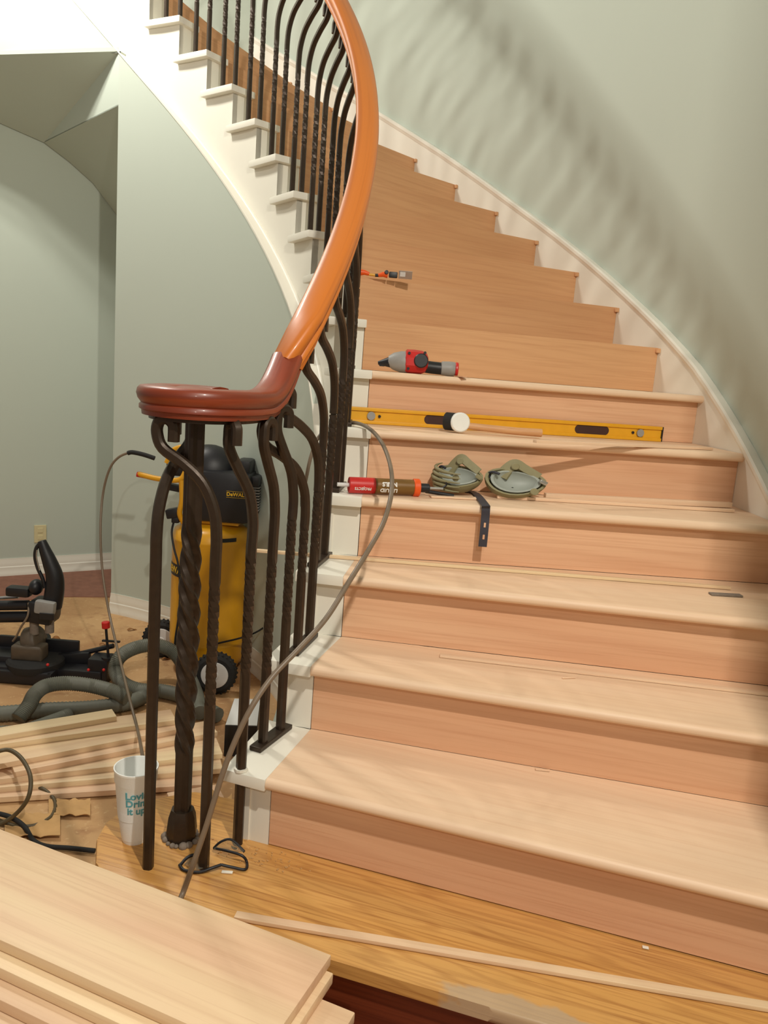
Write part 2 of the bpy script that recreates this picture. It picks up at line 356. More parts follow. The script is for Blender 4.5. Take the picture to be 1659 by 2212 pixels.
def local_board(name,p0,d,poly,z0,z1,mat,parent,nose=0,kind=None):
    """poly in world xy; object local frame with x along d, origin at p0"""
    ang=math.atan2(d.y,d.x); c,s=math.cos(-ang),math.sin(-ang)
    lp=[((p.x-p0.x)*c-(p.y-p0.y)*s,(p.x-p0.x)*s+(p.y-p0.y)*c) for p in poly]
    b=MB(); b.prism(lp,z0,z1)
    if nose:
        x0=lp[0][0];x1=lp[1][0];y=lp[0][1]; r=(z1-z0)/2; zc=(z0+z1)/2
        pr=[(y+.0005,z1)]+[(y-r*math.sin(a),zc+r*math.cos(a)) for a in [i*PI/10 for i in range(1,10)]]+[(y+.0005,z0)]
        b.grid([[Vector((x0,u,v)) for u,v in pr],[Vector((x1,u,v)) for u,v in pr]],closed_v=True,caps=True)
    return b.build(name,M[mat],parent,smooth=35,loc=(p0.x,p0.y,0),rot=ang)
def isect(p,d,q,e):
    cr=d.x*e.y-d.y*e.x; t=((q.x-p.x)*e.y-(q.y-p.y)*e.x)/cr; return p+d*t
TT=.028
for k in range(1,NS+1):
    a=S[k]; n=a['n']; z0=(k-1)*RS; z1=k*RS-(TT if k<=6 else 0)
    # riser (back face 2 cm behind)
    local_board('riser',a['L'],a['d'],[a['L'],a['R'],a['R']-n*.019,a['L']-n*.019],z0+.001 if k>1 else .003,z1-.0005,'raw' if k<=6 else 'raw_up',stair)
    # white end of the riser
    b=MB(); b.prism([a['O'],a['L']-a['d']*.002,a['L']-a['d']*.002-n*.03,a['O']-n*.03],z0 if k>1 else 0,k*RS-.03)
    b.build('riser_end',M['white'],stair)
    if k<=NS:
        c=S[k+1]
        # white cap return
        o=.03; f=n*(.040 if k<=6 else .026); O2=c['O']-c['n']*.012
        nO=(O2-a['O']).normalized(); nOut=Vector((-abs(nO.y),0)) ; 
        ra=(Vector((CX,CY))-a['O']).normalized()*o; rc=(Vector((CX,CY))-c['O']).normalized()*o
        poly=[a['O']+ra+f,a['L']+f,c['L']-c['d']*.0+c['n']*.0,c['O'],c['O']+rc+(c['O']-a['O']).normalized()*.012]
        b=MB(); b.prism(poly,k*RS-.03,k*RS,bev=.004); b.build('tread_cap',M['white'],stair,smooth=30)
    if k<=6:
        c=S[k+1]; fo=n*(.040-TT/2); P0=a['L']+fo; P1=a['R']+fo+a['d']*(-.0)
        D=.255; q0=P0-n*D; X=isect(q0,a['d'],c['L'],c['d'])
        s=(X-P0).dot(a['d']); 
        depthR=(c['R']-P0).dot(-n); 
        if 0<s<1.3 and depthR>D:
            P1b=hitring(q0,a['d'],3.386)
            board=[P0,P1,P1b,X,c['L']]; fill=[X+a['d']*.02,P1b-n*.0025,c['R'],]
            local_board('tread',a['L'],a['d'],board,k*RS-TT,k*RS,'raw_tread',stair,nose=1)
            f0=X+a['d']*.03; g=isect(X+a['d']*.03-n*.0,n,c['L'],c['d'])
            local_board('tread_filler',a['L'],a['d'],[f0-n*.002,P1b-n*.002,c['R'],g],k*RS-TT,k*RS-.0004,'raw_tread',stair)
        else:
            local_board('tread',a['L'],a['d'],[P0,P1,c['R'],c['L']],k*RS-TT,k*RS,'raw_tread',stair,nose=1)
    else:
        c=S[k+1]; P0=a['L'];P1=a['R']
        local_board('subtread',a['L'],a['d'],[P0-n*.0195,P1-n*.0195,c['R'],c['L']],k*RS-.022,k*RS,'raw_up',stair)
        b=MB(); pp=a['R']-a['d']*.006; b.box((0,0,0),(.016,.02,.018)); b.build('nosing_stub',M['raw_up'],stair,loc=(pp.x+n.x*.008,pp.y+n.y*.008,k*RS-.012),rot=math.atan2(a['d'].y,a['d'].x))
# stringer
b=MB()
for k in range(1,NS+1):
    t0,t1=S[k]['th'],S[k+1]['th']
    if k<NS: pass
    n=5; 
    for i in range(n):
        u0=t0+(t1-t0)*i/n; u1=t0+(t1-t0)*(i+1)/n; zt=k*RS-.0305
        def zb(u): return max(sbot(u),ZF)
        p=[outer(u0,zb(u0)),outer(u1,zb(u1)),outer(u1,zb(u1),.028),outer(u0,zb(u0),.028),outer(u0,zt),outer(u1,zt),outer(u1,zt,.028),outer(u0,zt,.028)]
        b.hull8(p)
bmesh.ops.remove_doubles(b.bm,verts=b.bm.verts,dist=1e-5)
b.build('stringer',M['white'],stair,smooth=20)
b=MB(); t0=.2; pts=[outer(t0+(2.2-t0)*i/60,sbot(t0+(2.2-t0)*i/60)+.006,-.004) for i in range(61)]
b.tube(pts,.013,8); b.build('stringer_bead',M['white'],stair,smooth=60)
# soffit closing the underside
b=MB(); rows=[]
for i in range(50):
    th=-.1+2.3*i/49; z=max(sbot(th),ZF+.01)
    rows.append([ring(1.93,th,z+.002),ring(3.40,th,z+.002),ring(3.40,th,z+.02),ring(1.995,th,z+.02),ring(1.995,th,z+.012),ring(1.93,th,z+.012)])
b.grid(rows,closed_v=True,caps=True); b.build('soffit',M['white'],stair,smooth=30)
# skirt board on the curved wall with its cap moulding
def sk(th): return rise(th)+lerp_tab(th,[(-.5,.0),(-.02,.03),(.17,.075),(.34,.075),(.63,.09),(.81,.115),(.96,.125),(1.3,.13)])
b=MB(); rows=[]
for i in range(70):
    th=-.54+2.7*i/69; zt=sk(th); rows.append([ring(3.387,th,max(ZF,rise(th)-.45)),ring(3.387,th,zt),ring(3.411,th,zt),ring(3.411,th,max(ZF,rise(th)-.45))])
b.grid(rows,closed_v=True,caps=True); b.build('skirt_board',M['white'],stair,smooth=30)
b=MB(); pts=[ring(3.389,-.54+2.7*i/80,sk(-.54+2.7*i/80)) for i in range(81)]
b.sweep(pts,[(x,y*1.0) for x,y in ((.02,-.018),(-.006,-.018),(-.010,-.008),(-.014,-.002),(-.014,.010),(-.008,.016),(.02,.016))][::-1]); b.build('skirt_cap_moulding',M['white'],stair,smooth=25)
# curtail step 0 (finished golden oak) and the one below
f1=at(720,2075,0);f0=at(1180,2212,0); ed=(f0-f1).normalized()
def edge(s): return f1+ed*s
lf=[edge(1.0).xy,edge(.3).xy,edge(-.2).xy,edge(-.42).xy]
rr=[at(x,y,0).xy for x,y in ((232,1905),(206,1862),(208,1812),(228,1775),(270,1745),(340,1722),(420,1708))]
O1=S[1]['O']
poly=lf+rr+[Vector((O1.x-.015,O1.y+.16)),Vector((O1.x-.005,O1.y)),S[1]['L']-S[1]['n']*.01,S[1]['R']-S[1]['n']*.01,Vector((1.1,1.06))]
ang=math.atan2((S[1]['d']).y,S[1]['d'].x)
def smoothpoly(P):
    return P
def lp(P,p0,ang):
    c,s=math.cos(-ang),math.sin(-ang); return [((p.x-p0.x)*c-(p.y-p0.y)*s,(p.x-p0.x)*s+(p.y-p0.y)*c) for p in P]
def oakmat():
    mt=M['oakfin'].copy(); mt.name='golden_oak_worn'; nt=mt.node_tree;N=nt.nodes;L=nt.links; b=N['Principled BSDF']
    src=b.inputs['Base Color'].links[0].from_socket
    tc=N.new('ShaderNodeTexCoord'); c_=at(1120,2185,0); c,s=math.cos(-ang),math.sin(-ang); p0=S[1]['L']
    lx=(c_.x-p0.x)*c-(c_.y-p0.y)*s; ly=(c_.x-p0.x)*s+(c_.y-p0.y)*c
    sb=N.new('ShaderNodeVectorMath'); sb.operation='SUBTRACT'; sb.inputs[1].default_value=(lx,ly,0); L.new(tc.outputs['Object'],sb.inputs[0])
    nz=N.new('ShaderNodeTexNoise'); nz.inputs['Scale'].default_value=30; L.new(tc.outputs['Object'],nz.inputs['Vector'])
    ml=N.new('ShaderNodeVectorMath'); ml.operation='MULTIPLY'; ml.inputs[1].default_value=(1/.15,1/.035,0); L.new(sb.outputs[0],ml.inputs[0])
    ln=N.new('ShaderNodeVectorMath'); ln.operation='LENGTH'; L.new(ml.outputs[0],ln.inputs[0])
    ad=N.new('ShaderNodeMath'); ad.operation='MULTIPLY_ADD'; ad.inputs[1].default_value=.7; L.new(nz.outputs['Fac'],ad.inputs[0]); L.new(ln.outputs['Value'],ad.inputs[2])
    mr=N.new('ShaderNodeMapRange'); mr.inputs[1].default_value=1.22; mr.inputs[2].default_value=1.42; mr.inputs[3].default_value=.8; mr.inputs[4].default_value=0; L.new(ad.outputs[0],mr.inputs[0])
    mx=N.new('ShaderNodeMix'); mx.data_type='RGBA'; L.new(src,mx.inputs[6]); mx.inputs[7].default_value=lin((186,164,136)); L.new(mr.outputs[0],mx.inputs[0]); L.new(mx.outputs[2],b.inputs['Base Color'])
    return mt
step0=thing('curtail_step','golden varnished oak curtail step with rounded left end under the newel','step',(S[1]['L'].x,S[1]['L'].y,0),ang)
b=MB(); b.prism(lp(poly,S[1]['L'],ang),-.03,0,bev=.009); b.build('tread',oakmat(),step0,smooth=40)
cen=Vector((.1,1.5)); inn=[p+(cen-p).normalized()*.03 for p in poly]
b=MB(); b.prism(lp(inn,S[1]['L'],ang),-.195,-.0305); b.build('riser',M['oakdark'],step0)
low=[p-Vector((0.0,.27))+Vector((0,0)) for p in lf]
b=MB(); L4=[edge(1.0).xy-Vector((.07,.27)),edge(-.45).xy-Vector((.07,.27)),edge(-.5).xy+Vector((-.05,0)),edge(-.3).xy+Vector((0,.1)),edge(1.0).xy+Vector((0,.1))]
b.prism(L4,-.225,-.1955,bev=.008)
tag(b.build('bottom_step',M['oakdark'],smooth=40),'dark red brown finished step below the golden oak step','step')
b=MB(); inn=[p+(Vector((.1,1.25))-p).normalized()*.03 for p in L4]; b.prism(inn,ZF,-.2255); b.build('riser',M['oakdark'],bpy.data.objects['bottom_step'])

# ================= RAILING =================
railing=thing('stair_railing','wrought iron balustrade with orange brown wooden handrail ending in a volute','railing',(-.42,1.70,0))
bpy.context.view_layer.update()
inv=Matrix.Translation((.42,-1.70,0))
class MR(MB):
    def build(s,name,mats,parent=None,**k):
        if parent is railing: bmesh.ops.transform(s.bm,matrix=inv,verts=s.bm.verts)
        return MB.build(s,name,mats,parent,**k)
RR=2.027; RH=.90; ZV=1.017
def railpt(th):
    return ring(RR,th,max(rise(th)+RH,ZV))
NW=Vector((-.415,1.695))
th_e=-.335
up=[railpt(th_e+.035+(2.15-th_e)*i/110) for i in range(111)]
join=[V(-.262,1.955,1.112),V(-.268,1.90,1.072),V(-.276,1.85,1.040),V(-.288,1.79,1.020),V(-.302,1.72,ZV),V(-.328,1.645,ZV),V(-.372,1.597,ZV),V(-.425,1.590,ZV),V(-.470,1.615,ZV),V(-.497,1.662,ZV),V(-.497,1.712,ZV),V(-.470,1.752,ZV),V(-.425,1.768,ZV),V(-.38,1.752,ZV)]
PROF=[(-0.026, -0.03), (-0.027, -0.021), (-0.032, -0.018), (-0.032, -0.01), (-0.028, -0.006), (-0.035, 0.003), (-0.038, 0.013), (-0.036, 0.023), (-0.03, 0.029), (-0.017, 0.031), (0, 0.0325), (0.017, 0.031), (0.03, 0.029), (0.036, 0.023), (0.038, 0.013), (0.035, 0.003), (0.028, -0.006), (0.032, -0.01), (0.032, -0.018), (0.027, -0.021), (0.026, -0.03)]
def uvsweep(o,npf):
    me=o.data; uv=me.uv_layers.new(name='UVMap')
    for p in me.polygons:
        for li in p.loop_indices:
            vi=me.loops[li].vertex_index; i,j=divmod(vi,npf); uv.data[li].uv=(i*.02,j/npf*.16)
bb=MR(); seg=catmull([up[2],up[1],up[0]]+join[:1],2)[::-1]; bb.sweep([join[0]]+up,PROF); o=bb.build('handrail',M['rail'],railing,smooth=50); uvsweep(o,len(PROF))
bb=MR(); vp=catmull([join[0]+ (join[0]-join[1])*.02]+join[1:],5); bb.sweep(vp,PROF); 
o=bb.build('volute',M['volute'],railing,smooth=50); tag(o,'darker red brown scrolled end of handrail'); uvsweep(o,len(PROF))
bb=MR(); bb.lathe([(.0,-.028),(.06,-.028),(.066,-.01),(.066,.012),(.055,.026),(.03,.031),(0.001,.031)],Matrix.Translation((NW.x-.005,NW.y-.012,ZV)),24); bb.build('volute_eye',M['volute'],railing,smooth=50)
# iron channel under the rail
bb=MR(); bb.sweep([p-Vector((0,0,.036)) for p in up],[(-.012,-.004),(.012,-.004),(.012,.004),(-.012,.004)]); bb.build('channel_bar',M['iron'],railing)
bb=MR(); bb.sweep([p-Vector((0,0,.034)) for p in vp],[(-.012,-.004),(.012,-.004),(.012,.004),(-.012,.004)]); bb.build('channel_bar',M['iron'],railing)
SQ=[(-.0105,-.006),(-.006,-.0105),(.006,-.0105),(.0105,-.006),(.0105,.006),(.006,.0105),(-.006,.0105),(-.0105,.006)]
def bar(base,top_xy,ztop,hook_dir,z_tw=.24,name='baluster'):
    """base: foot point; top_xy: plan position of the crook top; hook_dir: horizontal direction the hook curls to"""
    B=Vector(base); T=Vector((top_xy[0],top_xy[1],0)); u=(Vector((B.x,B.y,0))-T); w=u.length; u.normalize(); hk=Vector((hook_dir[0],hook_dir[1],0)).normalized()
    s0=ztop-.27
    lower=[]; tw0=B.z+z_tw; tw1=tw0+.27
    n1=int((s0-B.z)/.012)
    for i in range(n1+1): lower.append(Vector((B.x,B.y,B.z+(s0-B.z)*i/n1)))
    ctrl=[lower[-1]]
    for du,dz in (((1.0,-.235),(.95,-.18),(.76,-.125),(.44,-.088),(.10,-.06),(0,-.03)) if w>.1 else ((1.02,-.24),(1.0,-.205),(.82,-.15),(.35,-.095),(.03,-.055),(0,-.025))):
        ctrl.append(Vector((T.x+u.x*w*du,T.y+u.y*w*du,ztop+dz)))
    r=.018
    for a in (150,110,70,30,0):
        c=T+hk*r; ctrl.append(Vector((c.x+hk.x*r*math.cos(math.radians(a)),c.y+hk.y*r*math.cos(math.radians(a)),ztop-.018+r*math.sin(math.radians(a)))))
    e=T+hk*(2*r); ctrl.append(Vector((e.x,e.y,ztop-.045)))
    cv=catmull(ctrl,4)
    pts=lower+cv[1:]; N=len(pts)
    side=u.cross(Vector((0,0,1))).normalized()
    def tw(f):
        i=f*(N-1); z=pts[int(round(i))].z
        if i>n1: return 4*PI
        return 4*PI*min(1,max(0,(z-tw0)/(tw1-tw0)))
    bb=MR(); bb.sweep(pts,SQ,side=side,twist=tw); return bb.build(name,M['iron'],railing,smooth=25)
def rail_z_at(th): return railpt(th).z-.040
bars=[]
Ravg=RR
for k in range(1,NS-1):
    t0,t1=S[k]['th'],S[k+1]['th']; dt=t1-t0
    fr=(.17,.62) if k>6 else (.25,.72)
    foot=[]
    for f in fr:
        th=t0+dt*f; rb=max(2.027,Rout(th)+.028) if k<=2 else RR
        B=ring(rb,th,k*RS)
        if k==1 and f==fr[0]: B=at(567,1612,RS)
        if k==1 and f==fr[1]: B=at(605,1583,RS)
        sh=.185
        if k==1:
            tp=(-.278,1.745) if f==fr[0] else (-.262,1.83); zt=(ZV-.034) if f==fr[0] else 1.008; hd=(B.x-tp[0],B.y-tp[1])
            bar(B,tp,zt,hd,z_tw=.2 if f==fr[0] else .3)
        else:
            tt=th-sh/RR; T=ring(RR,tt); zt=rail_z_at(tt)
            if T.y<1.95: zt=min(zt,1.05)
            bar(B,(T.x,T.y),zt,(B.x-T.x,B.y-T.y),z_tw=.2+.05*((k*2+(f>.5))%2))
        foot.append(B)
    if k<=8:   # flat shoe bar tying the two feet
        d=(foot[1]-foot[0]).normalized(); 
        bb=MR(); c=(foot[0]+foot[1])/2; bb.box((c.x,c.y,k*RS+.007),((foot[1]-foot[0]).length+.07,.032,.012),rot=Rz(math.atan2(d.y,d.x)),bev=.002); bb.build('shoe_bar',M['iron'],railing)
# bars around the newel
A=at(320,1874,0);Bb=at(440,1874,0);Cc=at(513,1822,0)
bar(Cc,(-.335,1.645),ZV-.034,(.3,-.4),z_tw=.42)
bar(Bb,(-.472,1.600),ZV-.034,(1,-.15),z_tw=.38)
bar(A,(-.44,1.762),ZV-.034,(-.8,-.2),z_tw=.9)
bb=MR(); bb.cyl((Cc.x,Cc.y,.186),(Cc.x,Cc.y,.192),.016,12); bb.build('collar',M['white'],railing)
# newel post: heavy square bar with a rope twist
nb=at(392,1812,0); nt_=Vector((nb.x-.002,nb.y,0))
NP=[(.0185*(1+.20*math.cos(4*a)**1)*math.cos(a+PI/4),.0185*(1+.20*math.cos(4*a))*math.sin(a+PI/4)) for a in [2*PI*i/24 for i in range(24)]]
pts=[Vector((nb.x,nb.y,.0+.975*i/150)) for i in range(151)]
def ntw(f):
    z=f*.975; return 4.3*PI*min(1,max(0,(z-.22)/.53))
def nsc(f):
    z=f*.975
    return 1.0+.16*math.sin(PI*min(1,max(0,(z-.22)/.53)))
bb=MR(); bb.sweep(pts,NP,side=Vector((1,0,0)),twist=ntw,scale=nsc); bb.build('newel_post',M['iron'],railing,smooth=22)
bb=MR(); bb.lathe([(.034,0),(.036,.018),(.032,.055),(.026,.072),(.001,.073)],Matrix.Translation((nb.x,nb.y,.006))@Matrix.Rotation(.5,4,'Z'),8); bb.build('newel_foot',M['iron'],railing,smooth=20)
bb=MR()
for i in range(16):
    a=2*PI*i/16+random.uniform(-.1,.1); q=random.uniform(.010,.024); bb.ball((nb.x+.037*math.cos(a),nb.y+.037*math.sin(a),.004),(q,q,q*.9),8)
bb.build('mortar_bed',M['mortar'],railing,smooth=60)


# ================= BOARDS =================
def plank(name,a,b,width,thick,mat,label,cat='board',group=None,away=1,bev=.0015,tilt=0,mats=None):
    """a,b: world points of the near top edge (left,right); board extends away from the viewer"""
    a=Vector(a);b=Vector(b); L=(b-a).length; ang=math.atan2(b.y-a.y,b.x-a.x)
    mb=MB(); mb.box((L/2,away*width/2,-thick/2),(L,width,thick),bev=bev)
    sl=-math.asin((b.z-a.z)/L)
    o=mb.build(name,mats or M[mat],smooth=30); o.location=a; o.rotation_euler=(tilt,sl,ang); return tag(o,label,cat,group)
# pile of oak boards on the lower floor behind the newel
pile=[((375,1748),(487,1728),.022,.11,'short offcut block at the foot of the white stringer, right of the newel foot'),
 ((-60,1726),(452,1694),.026,.16,'lowest and nearest board of the pile behind the foam cup'),
 ((-60,1706),(481,1660),.046,.15,'second board from the bottom in the pile behind the foam cup'),
 ((-60,1690),(481,1628),.066,.15,'board in the middle of the pile with its right end against the stringer'),
 ((31,1668),(470,1581),.086,.11,'board in the pile whose squared left end shows beside the air hose coil'),
 ((-60,1662),(400,1572),.106,.11,'third board from the far side of the pile'),
 ((-60,1616),(381,1555),.126,.10,'farther of the two topmost boards, its right end cut at an angle'),
 ((-60,1600),(252,1547),.146,.07,'narrow farthest strip board lying on top of the pile')]
for i,(pa,pb,h,w,lb) in enumerate(pile):
    z=ZF+h; plank('oak_board',at(pa[0],pa[1],z),at(pb[0],pb[1],z),w,.0195,'board',lb,group='oak boards piled behind the newel')
# foreground stack
zb=.052; far=at(716,2062,zb); near=at(577,2214,zb); fl=at(0,1790,zb)
e=(fl-far); e.z=0; e.normalize(); w_=Vector((-e.y,e.x,0)); w_=w_ if w_.y<0 else -w_
wid=abs((at(0,2030,zb)-far).dot(w_))
spec=[(0,0,wid),(.012,.028,wid),(.075,.030,wid+.01),(.03,.060,wid+.03),(.05,.045,wid+.02),(.02,.08,wid+.04),(.06,.06,wid+.02),(.03,.07,wid+.04),(.05,.05,wid+.03),(.02,.07,wid+.03)]
orr=['topmost wide board of the foreground stack, pale sapwood stripe across it','second board from the top of the foreground stack','third board of the foreground stack, its right end sticking out farthest','fourth board from the top of the foreground stack']
for i,(ox,oy,w) in enumerate(spec):
    z=zb-.0243*i; c=far-e*ox+w_*(oy+wid-w if i==2 else oy+wid-w+0.0); c.z=z
    if i: 
        c=far-e*ox+w_*(oy+.02 if i>1 else .012); c.z=z; w=wid+oy-(.02 if i>1 else .012)
    mb=MB(); L=1.25; mb.box((L/2,w/2,-.0115),(L,w,.0225),bev=.003)
    # local frame: x along -e ... keep x along e, y along w_
    o=mb.build('stair_board',M['board'],smooth=35)
    o.matrix_world=Matrix(((e.x,w_.x,0,c.x),(e.y,w_.y,0,c.y),(0,0,1,c.z),(0,0,0,1)))
    tag(o,orr[i] if i<4 else 'board low in the foreground stack, mostly hidden by those on top','board','boards stacked in the foreground')
    if i==0: o.rotation_euler.z+=0
# ---- thin strips on the treads ----
def strip(pa,pb,z,w,t,lb,mat='raw_tread',name='wood_strip',cat='wood strip'):
    return plank(name,at(pa[0],pa[1],z),at(pb[0],pb[1],z),w,t,mat,lb,cat,None,bev=.001)
strip((505,1981),(1700,2186),.010,.020,.008,'long thin pale strip lying across the golden oak step','board')
strip((552,1187),(1580,1268),3*RS+.010,.013,.009,'long thin strip along the fourth riser, its left end sticking out past the balusters','board')
strip((1075,1070),(1588,1101),4*RS+.011,.018,.010,'thin strip lying in front of its twin beside the right knee pad')
strip((1180,1066),(1583,1086),4*RS+.020,.020,.018,'thicker strip against the riser to the right of the knee pads')
strip((932,1072),(1040,1077),4*RS+.006,.03,.005,'short thin shim under the left knee pad')
strip((1160,951),(1541,967),5*RS+.010,.022,.009,'thin strip in front of the right half of the spirit level')
strip((950,1416),(1690,1503),2*RS+.007,.022,.006,'thin strip lying along the back of the second tread')
strip((1215,1464),(1244,1463),2*RS+.004,.004,.003,'small wood splinter lying loose on the second tread')
strip((1157,1662),(1188,1665),1*RS+.004,.008,.003,'tiny shim at the back edge of the lowest raw tread')
strip((1538,1283),(1606,1287),3*RS+.006,.022,.005,'small grey pointed shim on the third tread near the right wall','mortar','wood_shim')
strip((1388,2047),(1402,2050),.003,.008,.002,'small white chip beside the bottom riser','white','wood_chip','chip')
strip((478,1884),(502,1886),.004,.008,.003,'small pale chip in front of the safety glasses','white','wood_chip','chip')

# ================= FOAM CUP =================
cb=at(291,1812,0)
cup=thing('foam_cup','white foam cup with teal lettering standing behind the leftmost baluster','cup',cb)
pr=[(.0,.0),(.027,0),(.0285,.004),(.034,.060),(.0385,.063),(.0455,.150),(.0475,.153),(.048,.176),(.0495,.178),(.0495,.183),(.047,.183),(.0455,.176),(.040,.08),(.03,.01),(0.0,.009)]
b=MB(); b.lathe([(max(r,.0003),z) for r,z in pr],n=40,caps=False); b.build('cup_body',M['foam'],cup,smooth=40)
dc=math.atan2(-cb.y,-cb.x)
def cupwarp(zc):
    def f(c):
        z=zc+c.y; r=.0385+(z-.063)/(.087)*.007+.0006+c.z; a=dc+.12+c.x/.043; return Vector((r*math.cos(a),r*math.sin(a),z))
    return f
for tx,z,x0 in (("Lovin'",.131,-.002),('Drink',.112,-.004),('it up.',.093,-.003)): text_obj('lettering',tx,.0235,M['teal'],cup,None,warp=cupwarp(z),bold=.0006)

# ================= SAFETY GLASSES =================
gc=at(462,1858,0)
gl=thing('safety_glasses','black framed safety glasses lying folded around the baluster foot','glasses',gc)
def lp2(px,py,z=.004): p=at(px,py,z)-gc; return p
b=MB()
b.tube(catmull([lp2(390,1868),lp2(405,1852,.01),lp2(425,1846,.012),lp2(448,1850,.01)],4),.0035,8)
b.tube(catmull([lp2(388,1868),lp2(398,1880),lp2(430,1884),lp2(455,1876,.01),lp2(478,1868,.012)],4),.0035,8)
b.build('frame',M['black'],gl,smooth=60)
b=MB(); b.tube(catmull([lp2(478,1868,.012),lp2(500,1873,.008),lp2(530,1878),lp2(533,1862,.006),lp2(522,1848,.02),lp2(490,1838,.022),lp2(462,1832,.012)],5),.0032,8); b.build('temple_arm',M['black'],gl,smooth=60)
b=MB(); b.tube(catmull([lp2(462,1832,.012),lp2(478,1818,.03),lp2(500,1814,.036),lp2(528,1840,.02)],5),.003,8); b.build('temple_arm',M['black'],gl,smooth=60)
b=MB(); v=[lp2(x,y,z) for x,y,z in ((462,1834,.014),(480,1820,.03),(500,1816,.036),(526,1840,.022),(500,1842,.02))]; rows=[[p for p in v],[p+Vector((0,.002,.001)) for p in v]]; b.grid(rows,closed_v=True,caps=True); b.build('lens',M['lens'],gl)
b=MB(); v=[lp2(x,y,z) for x,y,z in ((398,1868,.004),(408,1856,.01),(428,1850,.012),(446,1856,.012),(450,1872,.008),(425,1880,.004))]; rows=[v,[p+Vector((0,.002,.001)) for p in v]]; b.grid(rows,closed_v=True,caps=True); b.build('lens',M['lens'],gl)

# ================= SPIRIT LEVEL =================
r6=S[6]; la=math.atan2(r6['d'].y,r6['d'].x)
lo=at(1455,960,5*RS); d6=r6['d']
l0=Vector((r6['L'].x,r6['L'].y,0))+Vector((r6['n'].x,r6['n'].y,0))*.034
t1=(Vector((lo.x,lo.y))-l0.xy).dot(d6)
l0=l0+Vector((d6.x,d6.y,0))*(t1-1.22)
lev=thing('spirit_level','long yellow spirit level standing on edge against a riser','level',(l0.x,l0.y,5*RS+.001),la)
H=.056
b=MB(); 
# I-beam front with openings: rails and web pieces
b.box((.61,.012,H-.006),(1.22,.026,.012),bev=.001); b.box((.61,.012,.006),(1.22,.026,.012),bev=.001)
def web(x0,x1,mb=b): mb.box(((x0+x1)/2,.012,H/2),(x1-x0,.014,H-.022))
op=[(.075,.105,'r'),(.30,.40,'s'),(.88,.985,'s'),(1.115,1.145,'r')]
cur_=0
for a0,a1,kx in op: web(cur_,a0); cur_=a1
web(cur_,1.22); b.build('beam',M['levely'],lev,smooth=30)
for a0,a1,kx in op:
    if kx=='r':
        b=MB(); cx=(a0+a1)/2; b.box((cx,.012,H/2),(a1-a0,.012,H-.022)); b.build('vial_block',M['levely'],lev)
        b=MB(); b.cyl((cx,.002,H/2),(cx,-.002,H/2),.0145,24); b.build('vial_window',M['grey'],lev,smooth=40)
        b=MB(); sx=1 if cx<.6 else -1; b.cyl((cx+.030*sx,.0045,H/2),(cx+.030*sx,-.0005,H/2),.005,12); b.build('screw_hole',M['black'],lev)
    else:
        b=MB(); b.box(((a0+a1)/2,.014,H/2),(a1-a0,.006,H-.024)); 
        for x in (a0,a1): b.cyl(((x),.016,H/2),((x),.0045,H/2),.0168,20)
        b.box(((a0+a1)/2,.008,H/2),(a1-a0,.008,H-.0235)); b.build('hand_hole',M['seamdark'],lev,smooth=40)
for x in (-.002,1.222):
    b=MB(); b.box((x,.012,H/2),(.005,.027,H),bev=.001); b.build('end_cap',M['black'],lev)

# ================= MALLET =================
mc=at(990,936,5*RS); mp_=Vector((mc.x,mc.y+.0,5*RS+.034))
mal=thing('mallet','white faced rubber mallet with pale wooden handle resting against the yellow level','mallet',(mp_.x,mp_.y-.0,5*RS))
ax=Vector((.20,-.97,.06)).normalized(); hd=Vector((.99,.09,-.045)).normalized()
c0=Vector((0,.012,.036))
b=MB(); b.cyl(c0-ax*.0,c0+ax*.022,.033,24,bev=.004); b.build('white_face',M['foam'],mal,smooth=40)
b=MB(); b.cyl(c0-Vector((.045,-.02,0)) ,c0-ax*.001,.030,24,bev=.003); b.build('black_head',M['blackrub'],mal,smooth=40)
b=MB(); b.tube([c0+hd*.02+Vector((0,-.004,-.008)),c0+hd*.1+Vector((0,-.004,-.008)),c0+hd*.2+Vector((0,-.004,-.007)),c0+hd*.285+Vector((0,-.004,-.003))],lambda t:.011+.003*t,14); b.build('handle',M['mallethandle'],mal,smooth=60)

# ================= ADHESIVE CARTRIDGE + GUN =================
g0=at(752,1066,4*RS); g1=at(905,1072,4*RS)
gd=(g1-g0); gL=gd.length; ga=math.atan2(gd.y,gd.x)
gun=thing('adhesive_cartridge','red and brown adhesive cartridge in a caulking gun, left of the knee pads','adhesive',(g0.x,g0.y,4*RS),ga)
r_=.0245; zc=r_+.002
def cylx(name,x0,x1,r,mat,bev=0,dz=0,n=28):
    mb=MB(); mb.cyl((x0,0,zc+dz),(x1,0,zc+dz),r,n,bev=bev); return mb.build(name,M[mat],gun,smooth=40)
rl=gL*.36
cylx('nozzle',-.035,0,.006,'dial'); cylx('red_label',0,rl,r_,'red',.0015); cylx('brown_label',rl,gL-.022,r_-.0003,'gold'); cylx('end_ring',gL-.022,gL-.002,r_+.003,'orange',.002)
cylx('plunger_rod',gL,gL+.075,.0045,'steel'); cylx('gun_frame',gL-.002,gL+.03,.014,'black',.002)
b=MB(); b.tube(catmull([V(gL+.02,-.0,zc-.01),V(gL+.06,.0,.012),V(gL+.11,-.005,.006)],5),.006,8); b.tube(catmull([V(gL+.07,0,zc),V(gL+.085,0,zc+.012),V(gL+.082,0,zc+.02)],4),.003,8); b.build('gun_trigger',M['black'],gun,smooth=60)
def gw(xc,ac,inv_=1):
    def f(c):
        a=ac+c.y/r_*-1*inv_; R=r_+.0006+c.z; return Vector((xc-c.x*inv_, -R*math.cos(a), zc+R*math.sin(a)))
    return f
